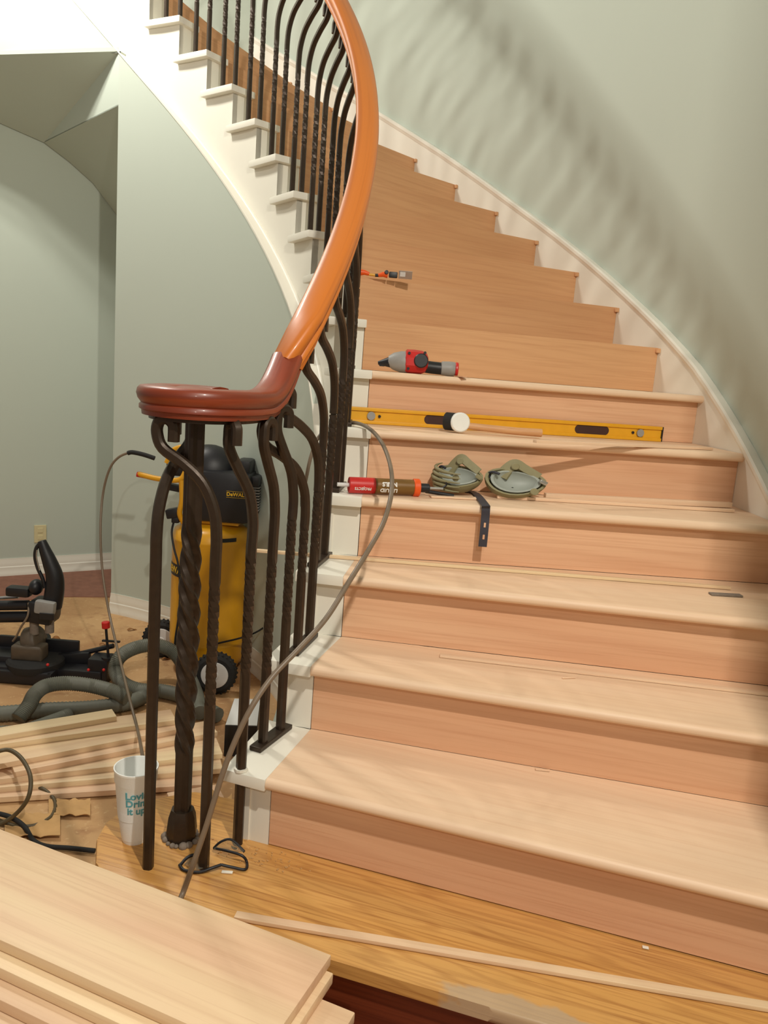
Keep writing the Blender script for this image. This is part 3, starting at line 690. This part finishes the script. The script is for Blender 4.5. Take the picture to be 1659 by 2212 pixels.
text_obj('lettering','LIQUID',.0165,M['whiteink'],gun,None,warp=gw(rl+.040,-.35),bold=.0007)
text_obj('lettering','NAILS',.0175,M['whiteink'],gun,None,warp=gw(rl+.042,.42),bold=.0009)
text_obj('lettering','PROJECTS',.0115,M['whiteink'],gun,None,warp=gw(rl/2,-.25),bold=.0003)

# ================= KNEE PADS =================
def kneepad(base,rot,lb,tiltx,ridges,kx=1):
    t=thing('knee_pad',lb,'knee pad',base,rot,group='knee pads on the fourth tread'); t.scale=(kx,1,1)
    def shell(name,rx,ry,rz,mat,c,a0,a1,thick,wav=0,tl=0,n=28,m_=9):
        mb=MB(); rows=[]
        RM=Rx(tl)
        for s_ in (0,1):
            k=1-thick*s_
            rr=[]
            for i in range(m_+1):
                ph=a0+(a1-a0)*i/m_; ph=ph if s_==0 else a0+(a1-a0)*(m_-i)/m_
                row=[]
                for j in range(n):
                    a=2*PI*j/n; w=1+wav*math.sin(3*a+1)*(ph/a1)
                    p=Vector((rx*k*w*math.sin(ph)*math.cos(a),ry*k*w*math.sin(ph)*math.sin(a),-rz*k*math.cos(ph)))
                    row.append(RM@p+Vector(c))
                rr.append(row)
            rows+=rr
        mb.grid(rows,closed_v=True); return mb.build(name,M[mat],t,smooth=50)
    shell('shell',.078,.055,.052,'olive',(0,0,.052),.05,1.62,.10,.06,tiltx)
    shell('inner_cap',.064,.044,.040,'padgrey',(0,-.006,.056),.05,1.50,.12,.05,tiltx)
    # upper flap with button
    mb=MB(); fl=catmull([V(-.030,.030,.060),V(-.012,.036,.090),V(.006,.036,.106),V(.030,.030,.092),V(.066,.018,.070)],6)
    mb.sweep(fl,[(-.018,-.004),(.018,-.004),(.018,.004),(-.018,.004)],side=Vector((0,.5,.86)),scale=lambda f:1-.35*f); mb.build('flap',M['olive'],t,smooth=40)
    for (x,y,z) in ((.002,.020,.098),(-.002,-.052,.052) if ridges else (.04,-.052,.030)):
        mb=MB(); mb.cyl((x,y+.004,z),(x,y-.004,z+.001),.011,18,bev=.002); mb.build('button',M['olive'],t,smooth=40)
    if ridges:
        for i in range(5):
            zz=.022+.014*i; mb=MB()
            pts=[V(-.080*math.cos(a)*(1-.05*abs(i-2)),-.062*math.sin(a),zz+.012*math.sin(a)*-1) for a in [(-40+i_*14)*PI/180 for i_ in range(11)]]
            mb.tube(pts,lambda f:.0055*math.sin(PI*min(.97,max(.03,f)))+.001,8); mb.build('rib',M['olive'],t,smooth=60)
    mb=MB(); mb.box((.068,-.016,.058),(.020,.018,.012),rot=Ry(.5),bev=.002); mb.build('strap_clip',M['steel' if not ridges else 'olive'],t,smooth=30)
    mb=MB(); mb.tube(catmull([V(-.05,.03,.05),V(-.062,.025,.068),V(-.055,.01,.078),V(-.04,0,.074)],4),.004,8); mb.build('strap_loop',M['strap'],t,smooth=60)
    return t
k1=at(985,1064,4*RS+.006); k2=at(1108,1076,4*RS+.002)
kneepad((k1.x,k1.y-.0,4*RS+.007),-.15,'olive grey knee pad with ridged side, left of the pair, beside the cartridge',.55,True)
kneepad((k2.x,k2.y,4*RS+.003),.12,'olive grey knee pad with smooth lip, right of the pair on the fourth tread',.75,False,1.3)
# strap hanging over the nosing
s0=at(1026,1066,4*RS+.003); nz4=S[4]; fy=nz4['L'].y-.040
b=MB(); x0=s0.x
pts=[V(x0-.03,s0.y+.03,4*RS+.004),V(x0,s0.y-.0,4*RS+.004),V(x0+.006,fy+.012,4*RS+.006),V(x0+.008,fy-.004,4*RS-.002),V(x0+.009,fy-.004,4*RS-.03),V(x0+.009,fy-.008,4*RS-.07),V(x0+.009,fy-.007,4*RS-.118)]
b.sweep(catmull(pts,5),[(-.0125,-.0015),(.0125,-.0015),(.0125,.0015),(-.0125,.0015)],side=Vector((1,0,0)))
st=tag(b.build('rubber_strap',M['strap'],smooth=50),'dark rubber strap with slots hanging over the fourth tread nosing','strap')
for zz in (-.052,-.088): 
    b=MB(); b.box((x0+.009,fy-.0102,4*RS+zz),(.006,.0012,.014),bev=.0005); b.build('slot',M['raw'],st)

# ================= NAILER ON TREAD 6 =================
n0=at(818,806,6*RS-.03); ny=2.86
def T6(px,py,dy=0): return atd(px,py,ny+dy)
nr=T6(900,806); nl=thing('cordless_drill','red and grey cordless power tool lying on its side on the sixth tread','power tool',(nr.x,ny,6*RS))
bz=6*RS
def W6(x,y,z): return Vector((x,y,z))
def px6(px): return T6(px,790).x-nr.x
b=MB(); b.cyl((px6(816),0,.028),(px6(842),0,.034),.006,14,r2=.020); b.box((px6(825),0,.026),(.02,.016,.018),bev=.003); b.build('chuck',M['black'],nl,smooth=30)
b=MB(); b.lathe([(.018,0),(.030,.018),(.0375,.045),(.038,.066),(.036,.072)],Matrix.Translation((px6(838),0,.038))@Matrix.Rotation(PI/2,4,'Y'),28); b.build('gear_housing',M['grey'],nl,smooth=50)
b=MB(); b.lathe([(.036,0),(.042,.004),(.043,.03),(.041,.058),(.034,.075),(.02,.082)],Matrix.Translation((px6(874),0,.041))@Matrix.Rotation(PI/2,4,'Y'),10); b.build('motor_housing',M['red'],nl,smooth=25)
b=MB(); b.cyl((px6(908),-.030,.046),(px6(908),-.046,.047),.025,28,bev=.003); b.build('end_cap',M['black'],nl,smooth=40)
for dx,dz in ((-.043,.070),(-.043,.016),(0.012,.075)):
    b=MB(); b.cyl((px6(908)+dx,-.020,dz),(px6(908)+dx,-.036,dz),.005,10); b.build('screw',M['black'],nl)
b=MB(); b.tube([V(px6(915),.006,.028),V(px6(935),.012,.026),V(px6(955),.014,.025)],.022,18); b.build('handle',M['black'],nl,smooth=60)
b=MB(); b.lathe([(.018,0),(.024,.004),(.026,.03),(.025,.05),(.02,.056)],Matrix.Translation((px6(952),.014,.0265))@Matrix.Rotation(PI/2,4,'Y'),20); b.build('battery',M['grey'],nl,smooth=50)
b=MB(); b.cyl((px6(984),.014,.0265),(px6(991),.014,.0265),.025,18,bev=.003); b.build('battery_cap',M['red'],nl,smooth=40)
pp=T6(990,806)
strip_=MB(); strip_.box((0,0,0),(.02,.05,.004)); tag(strip_.build('wood_shim',M['raw'],loc=(px6(997)+nr.x,ny-.02,6*RS+.0025),rot=.5),'tiny wood shim beside the battery end of the power tool','wood strip')

# ================= ORANGE PRY TOOL ON TREAD 8 =================
ty=S[8]['L'].y-.0
def T8(px,py): return atd(px,py,ty)
tx0=T8(850,615)
pt=thing('utility_scraper','orange handled scraper with bright steel blade lying at the edge of an upper step','hand tool',(tx0.x,ty+.01,8*RS),.04)
def p8(px): return T8(px,612).x-tx0.x
b=MB(); b.tube([V(p8(776),0,.017),V(p8(786),0,.018),V(p8(796),0,.013)],lambda t:.013-.006*t,12); b.build('handle_end',M['orange'],pt,smooth=50)
b=MB(); b.tube([V(p8(794),0,.012),V(p8(810),0,.010)],.005,10); b.build('handle_neck',M['yellow'],pt,smooth=50)
b=MB(); b.tube([V(p8(809),0,.010),V(p8(817),0,.011)],.0065,10); b.build('ferrule',M['black'],pt,smooth=50)
b=MB(); b.tube([V(p8(816),0,.011),V(p8(826),-.002,.016),V(p8(836),-.002,.015)],lambda t:.007+.006*t,12); b.build('handle',M['orange'],pt,smooth=50)
b=MB(); b.cyl((p8(833),-.008,.024),(p8(833),-.018,.024),.0085,16,bev=.002); b.box((p8(848),-.002,.017),(.035,.014,.024),bev=.004); b.build('pivot_head',M['black'],pt,smooth=40)
b=MB(); b.box((p8(874),-.016,.019),(.055,.0018,.032),rot=Rx(.35),bev=.0005); b.build('blade',M['steel'],pt)
b=MB(); b.box((p8(868),-.020,.020),(.022,.002,.018),rot=Rx(.35),bev=.0005); b.build('blade_clamp',M['dial'],pt)

# ================= COMPRESSOR =================
tc_=at(447,1440,ZF); TX,TY=tc_.x,tc_.y
def Q(px,py,dy=0): 
    p=atd(px,py,TY+dy); return Vector((p.x-TX,p.y-TY,p.z-ZF))
PM=TY/1704.
comp=thing('air_compressor','upright yellow tank air compressor with black pump shroud behind the newel','compressor',(TX,TY,ZF))
ztop=Q(447,1128).z; zbt=Q(447,1425).z; rt=.184
b=MB(); b.lathe([(.04,zbt-.03),(.13,zbt-.015),(.17,zbt+.015),(rt,zbt+.05),(rt,zbt+.12),(rt+.0015,zbt+.125),(rt,zbt+.13),(rt,ztop-.075),(rt+.0015,ztop-.07),(rt,ztop-.065),(.175,ztop-.03),(.145,ztop-.008),(.09,ztop+.004),(.001,ztop+.006)],n=40); b.build('tank',M['yellow'],comp,smooth=40)
# tank side lettering and black patch
dcam=math.atan2(-TY,-TX)
def tw_(zc,ac):
    def f(c): a=dcam+ac+c.x/rt; R=rt+.0012+c.z; return Vector((R*math.cos(a),R*math.sin(a),zc+c.y))
    return f
lz=Q(380,1217).z
b=MB(); rows=[[Vector(((rt+.0008)*math.cos(a),(rt+.0008)*math.sin(a),z)) for z in (lz-.028,lz+.030)] for a in [dcam-1.45+i*.1 for i in range(9)]]; b.grid(rows); b.build('tank_label',M['black'],comp)
text_obj('lettering','DEWALT',.046,M['yellowink'],comp,None,warp=tw_(lz,-1.05),bold=.001)
b=MB(); rows=[[Vector(((rt+.001)*math.cos(a),(rt+.001)*math.sin(a),z)) for z in (Q(500,1157).z,Q(500,1149).z)] for a in [dcam+.25+i*.1 for i in range(5)]]; b.grid(rows); b.build('warning_decal',M['black'],comp)
# deck and pump shroud
b=MB(); z=Q(470,1125).z; b.box((.04,0,z+.012),(.20,.16,.03),bev=.004); b.build('mounting_deck',M['yellow'],comp,smooth=30)
b=MB(); b.box((.10,-.03,z+.02),(.05,.05,.05),bev=.004); b.build('deck_block',M['mortar'],comp)
sb=Q(480,1112).z; stp=Q(480,1030).z
cxs=Q(487,1070).x
b=MB(); b.box((cxs-.01,0,(sb+stp)/2+.01),(.30,.24,stp-sb+.06),bev=.035); b.build('motor_shroud',M['black'],comp,smooth=40)
b=MB(); zt2=Q(460,962).z; b.ball((Q(452,1000).x,.02,stp+.02),(.27,.22,(zt2-stp)*1.75),24); b.build('fan_cover',M['black'],comp,smooth=60)
b=MB(); b.box((Q(530,1015).x,.0,Q(530,1012).z),(.07,.14,.09),bev=.015); b.build('air_filter',M['black'],comp,smooth=40)
b=MB(); b.box((Q(552,1040).x,.0,Q(552,1036).z),(.06,.16,.05),bev=.012); b.build('cylinder_head',M['black'],comp,smooth=40)
for i in range(9):
    b=MB(); b.box((Q(553,1050).x,0,Q(553,1050+6*i).z),(.055,.12,.005),bev=.001); b.build('cooling_fin',M['grey'],comp)
b=MB(); b.box((Q(548,1050).x,0,Q(548,1075).z),(.04,.10,.10)); b.build('cylinder',M['mortar'],comp)
b=MB(); b.box((Q(545,1105).x,0,Q(545,1102).z),(.06,.10,.03),bev=.008); b.build('crankcase_foot',M['black'],comp,smooth=40)
# name plate on the shroud
b=MB(); pc=Q(512,1069,-.125); 
b.box((pc.x,-.1245,pc.z),(.100,.002,.030)); b.build('name_plate',M['black'],comp)
for dz in (.0145,-.0145):
    b=MB(); b.box((pc.x,-.1262,pc.z+dz),(.098,.001,.0012)); b.build('plate_line',M['yellowink'],comp)
text_obj('lettering','DeWALT',.024,M['yellowink'],comp,Matrix.Translation((pc.x,-.1265,pc.z))@Matrix.Rotation(PI/2,4,'X'),bold=.0006)
# yellow handle frame
b=MB(); b.tube(catmull([Q(300,1024,-.05),Q(340,1034,-.08),Q(385,1037,-.1),Q(400,1020,-.1),Q(405,990,-.1)],5),.0125,12)
b.tube(catmull([Q(392,1037,-.1),Q(393,1080,-.1),Q(388,1110,-.09),Q(400,1135,-.06)],5),.0125,12)
b.tube(catmull([Q(360,1000,-.05),Q(372,975,-.05),Q(390,966,-.05),Q(412,966,-.05)],5),.012,12); b.build('carry_handle',M['yellow'],comp,smooth=60)
b=MB(); c=Q(303,1025,-.05); b.cyl(c-Vector((.015,0,0)),c+Vector((.03,.0,-.006)),.0125,12); b.build('handle_grip',M['red'],comp,smooth=40)
b=MB(); c=Q(385,1010,-.02); b.box(c,(.10,.06,.075),bev=.01); c=Q(372,1052,-.02); b.box(c,(.09,.05,.03),rot=Ry(.12),bev=.006); b.build('control_panel',M['black'],comp,smooth=40)
for (x,y) in ((381,993),(365,1021)):
    c=Q(x,y,-.075); b=MB(); b.cyl(c+Vector((0,.03,0)),c,.0175,20,bev=.002); g=b.build('pressure_gauge',M['black'],comp,smooth=40)
    b=MB(); b.cyl(c+Vector((0,0,0)),c+Vector((0,-.002,0)),.0145,20); b.build('gauge_dial',M['dial'],g)
b=MB(); c=Q(374,1108,-.06); b.box(c,(.06,.05,.045),rot=Ry(-.25),bev=.008); c=Q(380,1122,-.06); b.box(c,(.035,.04,.03),bev=.006); b.build('pressure_switch',M['black'],comp,smooth=30)
b=MB(); b.tube(catmull([Q(376,1125,-.06),Q(371,1150,-.1),Q(376,1185,-.15),Q(385,1220,-.19),Q(389,1270,-.19),Q(386,1330,-.19),Q(378,1390,-.2),Q(385,1420,-.2)],5),.005,8); b.build('power_cord',M['blackrub'],comp,smooth=60)
b=MB(); b.tube(catmull([Q(425,1405,-.17),Q(440,1400,-.175),Q(470,1390,-.178),Q(520,1378,-.17),Q(560,1362,-.10),Q(600,1330,-.02)],5),.0045,8); b.build('drain_cable',M['blackrub'],comp,smooth=60)
# wheels
for (px,py) in ((464,1496),(350,1418)):
    g=at(px,py,ZF); wr=.094
    c=Vector((g.x-TX,g.y-TY+ .0,wr+.001)); axd=Vector((.05,-.99,0)).normalized()
    M_=Matrix.Translation(c)@axd.to_track_quat('Z','Y').to_matrix().to_4x4()
    b=MB(); b.lathe([(.055,-.028),(.078,-.030),(wr,-.018),(wr,.018),(.078,.030),(.055,.028)],M_,40)
    for i in range(28):
        a=2*PI*i/28; 
        for zz in (-.016,.016):
            aa=a+(.11 if zz>0 else 0); p=M_@Vector((wr*math.cos(aa),wr*math.sin(aa),zz)); b.ball(p,(.012,.012,.012),6)
    w_o=b.build('wheel',M['blackrub'],comp,smooth=40)
    b=MB(); b.lathe([(.062,.0302),(.060,.034),(.048,.036),(.020,.037),(.018,.043),(.001,.044)],M_,32); b.build('hub',M['dial'],w_o,smooth=40)
    b=MB(); b.cyl(M_@Vector((0,0,-.02)),M_@Vector((0,0,-.09)),.009,10); b.build('axle',M['steel'],w_o,smooth=40)
b=MB(); 
for a in (0.4,2.4): b.box((.12*math.cos(a),.12*math.sin(a),zbt/2),(.05,.03,zbt+.02))
b.box((0,-.02,.04),(.30,.05,.03)); b.build('foot_bracket',M['yellow'],comp)

# ================= VACUUM HOSE =================
def H(px,py,h): return at(px,py,ZF+h)
b=MB(); hr=.033
pth=[H(-60,1545,.035),H(0,1542,.035),H(100,1534,.035),H(190,1530,.035),H(270,1520,.035),H(310,1505,.035)]
b.tube(catmull(pth,22),hr,12,rib=.10)
pth=[H(40,1552,.035),H(62,1525,.07),H(75,1500,.10),H(100,1482,.11),H(145,1476,.11),H(200,1482,.10),H(245,1494,.09),H(275,1508,.075)]
b.tube(catmull(pth,22),hr*.95,12,rib=.10)
pth=[H(470,1545,.035),H(440,1528,.035),H(400,1506,.035),H(350,1493,.035),H(300,1490,.04),H(264,1475,.06),H(249,1445,.10),H(262,1416,.15),H(298,1398,.17),H(340,1394,.17),H(374,1408,.15),H(396,1436,.11),H(412,1470,.07),H(425,1505,.05),H(432,1540,.04)]
b.tube(catmull(pth,22),hr*.98,12,rib=.10)
pth=[H(-60,1588,.035),H(0,1584,.035),H(50,1580,.035),H(110,1560,.035),H(150,1545,.035)]
b.tube(catmull(pth,22),hr*.9,12,rib=.10)
tag(b.build('vacuum_hose',M['hose'],smooth=70),'thick grey ribbed vacuum hose looped on the floor behind the boards','hose')

# ================= AIR HOSES =================
def D(px,py,y): return atd(px,py,y)
yc=TY-.05
pts=[D(330,988,yc),D(305,980,yc),D(284,977,yc),D(256,988,yc),D(236,1015,yc),D(222,1070,yc),D(217,1150,yc-.05),D(222,1240,yc-.1),D(237,1330,yc-.2),D(258,1420,yc-.45),D(280,1510,yc-.75),D(298,1580,yc-.95),D(309,1640,2.15),D(314,1670,2.05),at(330,1700,ZF+.1)]
b=MB(); b.tube(catmull(pts,8),.0058,8); t=tag(b.build('air_hose',M['airhose'],smooth=70),'thin brown air hose arching left from the compressor down behind the foam cup','hose')
b=MB(); b.tube(catmull([D(334,990,yc),D(310,982,yc),D(286,977,yc),D(276,979,yc)],4),.0105,10); b.build('hose_sleeve',M['blackrub'],t,smooth=60)
pts=[D(657,1092,2.62),D(657,1060,2.62),D(662,1030,2.62),D(672,985,2.62),D(688,945,2.64),D(715,922,2.66),D(760,913,2.60),D(795,924,2.48),D(824,955,2.33),D(843,1005,2.18),D(846,1060,2.04),D(830,1125,1.93),D(798,1185,1.85),D(755,1255,1.76),D(705,1335,1.68),D(645,1402,1.61),D(590,1460,1.56),D(545,1525,1.52),D(508,1600,1.50),D(478,1680,1.485),D(447,1780,1.475),D(418,1865,1.47),at(394,1932,.008),at(360,2010,.008)]
b=MB(); b.tube(catmull(pts,8),.0062,8); t=tag(b.build('air_hose',M['airhose'],smooth=70),'long thin brown air hose looping over the treads and down across the balusters','hose')
b=MB(); b.cyl(D(657,1048,2.62),D(657,1072,2.62),.013,12); b.cyl(D(656,1074,2.62),D(656,1094,2.62),.012,12); b.build('hose_coupler',M['black'],t,smooth=40)
b=MB(); b.cyl(D(656,1094,2.62),D(655,1122,2.62),.010,12); b.build('brass_fitting',M['gold'],t,smooth=40)
def flat(pl,r,lb,mat='airhose2'):
    b=MB(); b.tube(catmull([at(x,y,ZF+h) for x,y,h in pl],8),r,8); return tag(b.build('air_hose',M[mat],smooth=70),lb,'hose')
flat([(-40,1640,.2),(0,1622,.2),(25,1622,.2),(50,1643,.19),(66,1680,.17),(60,1725,.12),(30,1762,.05),(-10,1785,.012),(-50,1795,.012)],.0068,'olive brown air hose curling over the board pile at the left edge')
flat([(-40,1722,.012),(-5,1702,.03),(40,1692,.035),(90,1703,.03),(118,1730,.012),(112,1762,.012),(75,1783,.012),(30,1783,.012),(-10,1768,.012),(-50,1745,.012)],.0062,'flat loop of olive air hose on the floor at the left edge')
flat([(-30,1752,.03),(20,1764,.03),(52,1785,.02),(72,1815,.012),(100,1828,.012),(150,1832,.012),(205,1838,.012)],.0075,'dark frayed cord lying on the floor in front of the foreground stack','blackrub')

# ================= BOX BESIDE THE STRINGER =================
zt_=ZF+.13
c4=[at(486,1566,zt_),at(556,1568,zt_),at(563,1510,zt_),at(506,1508,zt_)]
cm=sum(c4,Vector())/4; bx=thing('cardboard_box','small black box with white top label upside down, beside the white stringer','box',(cm.x,cm.y,ZF))
P4=[(p.x-cm.x,p.y-cm.y) for p in c4]
b=MB(); b.prism(P4,.001,.128,bev=.002); b.build('carton',M['black'],bx)
b=MB(); b.prism([(x*.97,y*.97) for x,y in P4],.1282,.130); b.build('top_label',M['paper'],bx)
ang4=math.atan2(c4[1].y-c4[0].y,c4[1].x-c4[0].x)
text_obj('lettering','164',.030,M['black'],bx,Matrix.Translation((-.0,.0,.1305))@Matrix.Rotation(ang4+PI,4,'Z'))
fc=(Vector(P4[0]+(0,))+Vector(P4[1]+(0,)))/2
text_obj('lettering','SOS',.034,M['whiteink'],bx,Matrix.Translation((fc.x-.028,fc.y-.0022,.05))@Matrix.Rotation(ang4,4,'Z')@Matrix.Rotation(PI/2,4,'X'),bold=.0005)

# ================= MITRE SAW =================
sy=at(80,1478,ZF).y+.12; so=atd(80,1478,sy)
SX=so.x
def Z_(px,py,dy=0):
    p=atd(px,py,sy+dy); return Vector((p.x-SX,p.y-sy,p.z-ZF))
saw=thing('mitre_saw','black sliding mitre saw folded on the floor against the left edge','saw',(SX,sy,ZF))
def px2m(n): return n*sy/1704.
b=MB(); c=Z_(70,1455); b.box((c.x,0,.035),(px2m(150),.30,.06),bev=.012); b.build('base',M['black'],saw,smooth=40)
b=MB(); c=Z_(75,1440,-.05); b.lathe([(.12,.0),(.125,.01),(.125,.035),(.115,.045),(.001,.046)],Matrix.Translation((c.x,-.04,.05)),32); b.build('turntable',M['blackrub'],saw,smooth=40)
b=MB(); c=Z_(75,1410); b.box((c.x,.05,.12),(px2m(185),.02,.07),bev=.006); b.build('fence',M['black'],saw,smooth=30)
b=MB(); c0,c1=Z_(112,1418,.05),Z_(245,1395,.02); b.tube([c0,(c0+c1)/2+Vector((0,0,-.01)),c1],.012,8)
c=Z_(175,1448,0); b.box((c.x,0,c.z),(px2m(120),.16,.06),bev=.01); c=Z_(150,1425,0); b.box((c.x,.02,c.z),(px2m(90),.03,.05),rot=Ry(-.15),bev=.006); c=Z_(222,1440,0); b.box((c.x,-.02,c.z),(px2m(45),.10,.12),bev=.01); b.build('extension_wing',M['black'],saw,smooth=40)
b=MB(); a_,b_=Z_(234,1418,-.04),Z_(229,1358,-.04); b.cyl(a_,b_,.006,10); b.box(Z_(240,1385,-.04),(px2m(40),.014,.008),bev=.002); b.cyl(Z_(234,1424,-.04),Z_(234,1418,-.04),.030,16); b.build('hold_down_clamp',M['black'],saw,smooth=40)
b=MB(); b.cyl(Z_(229,1357,-.04),Z_(228,1343,-.04),.019,8,bev=.003); b.build('clamp_knob',M['red'],saw,smooth=25)
for (x,y) in ((103,1436),(191,1447),(224,1447)):
    b=MB(); c=Z_(x,y,-.14 if x<150 else -.085); b.ball(c,(.014,.014,.014),10); b.build('red_button',M['red'],saw,smooth=60)
# arm / motor
b=MB(); b.tube(catmull([Z_(70,1440,.04),Z_(72,1400,.06),Z_(85,1370,.06)],5),.055,14); b.build('pivot_column',M['black'],saw,smooth=60)
b=MB(); c=Z_(75,1385,.0); b.cyl(c+Vector((-.035,.0,-.01)),c+Vector((.03,0,.01)),px2m(34),28,bev=.008); b.box(c+Vector((0,-.05,-.03)),(px2m(70),.08,px2m(34)),bev=.012); b.build('blade_guard',M['guard'],saw,smooth=60)
b=MB(); c=Z_(96,1318,0); b.box(c,(px2m(56),.13,px2m(50)),rot=Ry(.1),bev=.02); b.build('motor_housing',M['black'],saw,smooth=50)
b=MB(); c=Z_(98,1312,-.06); b.box(c,(px2m(44),.04,px2m(30)),rot=Ry(.1),bev=.012); m_=b.build('motor_cover',M['grey'],saw,smooth=50)
b=MB(); c=Z_(101,1332,-.081); b.box(c,(px2m(32),.01,px2m(15)),bev=.002); b.build('rating_plate',M['black'],m_)
for (x,y) in ((74,1355),(107,1352)):
    b=MB(); b.cyl(Z_(x,y+14,-.03),Z_(x,y-14,-.03),.020,12); b.build('guard_bracket',M['mortar'],saw,smooth=40)
# tall curved upper handle
hp=[Z_(112,1310,0),Z_(118,1275,0),Z_(118,1245,0),Z_(108,1215,0),Z_(98,1190,0),Z_(90,1168,0)]
b=MB(); b.tube(catmull(hp,6),lambda t:.044-.026*t**1.6,14); b.build('saw_arm',M['black'],saw,smooth=60)
b=MB(); b.tube(catmull([Z_(88,1172,-.01),Z_(78,1185,-.01),Z_(76,1205,-.01),Z_(82,1228,-.01),Z_(92,1250,-.01),Z_(97,1270,-.01)],6),lambda t:.0085,10); b.build('handle_loop',M['black'],saw,smooth=60)
b=MB(); b.tube(catmull([Z_(80,1188,-.02),Z_(79,1205,-.02),Z_(86,1232,-.02)],5),.003,8); b.build('trigger_edge',M['steel'],saw,smooth=60)
b=MB(); c=Z_(42,1277,0); b.box(c,(px2m(52),.06,px2m(22)),bev=.012); c=Z_(78,1268,0); b.ball(c,(px2m(30),.08,px2m(36)),14); b.build('side_handle',M['black'],saw,smooth=50)
for (y,h) in ((1309,.030),(1334,.034)):
    b=MB(); b.cyl(Z_(-80,y,0),Z_(62,y-2,0),h*.75,14); b.build('slide_rail',M['black'],saw,smooth=50)
b=MB(); b.cyl(Z_(-80,1298,.06),Z_(40,1289,.06),.008,10); b.build('slide_rod',M['steel'],saw,smooth=50)
b=MB(); b.tube(catmull([Z_(62,1302,-.05),Z_(60,1330,-.07),Z_(45,1355,-.07),Z_(35,1375,-.06),Z_(28,1385,-.05)],5),.005,8); b.build('cord',M['airhose'],saw,smooth=60)
b=MB(); c=Z_(20,1425,.02); b.box(c,(px2m(100),.20,px2m(55)),bev=.015); c=Z_(20,1460,-.02); b.box((c.x,c.y,.04),(px2m(110),.22,.07),bev=.01); b.build('left_table',M['black'],saw,smooth=40)
b=MB(); c=Z_(121,1395,.10); b.ball((c.x,c.y,c.z),(px2m(26),.05,px2m(50)),12); b.build('dust_port',M['tan'],saw,smooth=60)

# ================= SMALL FLOOR SCRAPS =================
for (x,y,s_,lb) in ((276,1362,.05,'dry brown curled scrap on the dusty floor left of the compressor'),(215,1393,.035,'thin dark sliver on the dusty floor behind the clamp knob'),(350,1425,.04,'crumpled scrap inside the loop of the grey hose')):
    p=at(x,y,ZF+.004); b=MB(); rows=[[Vector((u*s_,(v-.5)*s_*.35,.006*math.sin(u*5)+.006)) for v in (0,.5,1)] for u in [i/6 for i in range(7)]]; b.grid(rows)
    r=bmesh.ops.extrude_face_region(b.bm,geom=b.bm.faces[:]); bmesh.ops.translate(b.bm,vec=(0,0,.002),verts=[g for g in r['geom'] if isinstance(g,bmesh.types.BMVert)])
    tag(b.build('dry_scrap',M['tan'],loc=(p.x,p.y,ZF),rot=.4*s_*40),lb,'scrap')
b=MB(); pp=at(468,1770,ZF+.004); rows=[[at(430+u*70,1725+v*70,ZF+.02)-pp+Vector((0,0,.05*noise.noise(Vector((u*3,v*3,1.7)))+.02)) for v in [j/8 for j in range(9)]] for u in [i/8 for i in range(9)]]; b.grid(rows)
r=bmesh.ops.extrude_face_region(b.bm,geom=b.bm.faces[:]); bmesh.ops.translate(b.bm,vec=(0,0,.002),verts=[g for g in r['geom'] if isinstance(g,bmesh.types.BMVert)])
tag(b.build('paper_scrap',M['dust'],smooth=60,loc=pp),'crumpled tan paper between the newel and the white stringer','paper')

# sawdust crumbs around the foot of the stringer (too many to count)
b=MB()
for i in range(70):
    x=random.gauss(560,45); y=1850+random.gauss(0,14)+(x-560)*.25; p=at(x,y,.0); 
    if y<1828+(x-580)*.27 or y>1925: continue
    q=random.uniform(.001,.0035); b.box((p.x,p.y,.0012),(q*1.6,q,.0016),rot=Rz(random.uniform(0,3)))
tag(b.build('sawdust',M['dust']),'scattered sawdust crumbs on the golden oak step near the stringer','sawdust',kind='stuff')
for (x0,y0,w,h,lb) in ((70,1790,120,50,'crumpled brown paper and dust on the floor above the foreground stack'),(150,1752,90,34,'flattened scrap of tan paper on the floor left of the foam cup')):
    b=MB(); pp=at(x0,y0,ZF); rows=[[at(x0+(u-.5)*w,y0+(v-.5)*h,ZF)-pp+Vector((0,0,.010+.018*abs(noise.noise(Vector((u*4+x0,v*4,1.7)))))) for v in [j/10 for j in range(11)]] for u in [i/14 for i in range(15)]]; b.grid(rows)
    r=bmesh.ops.extrude_face_region(b.bm,geom=b.bm.faces[:]); bmesh.ops.translate(b.bm,vec=(0,0,-.002),verts=[g for g in r['geom'] if isinstance(g,bmesh.types.BMVert)])
    tag(b.build('paper_scrap',M['dust'],smooth=60,loc=pp),lb,'paper')
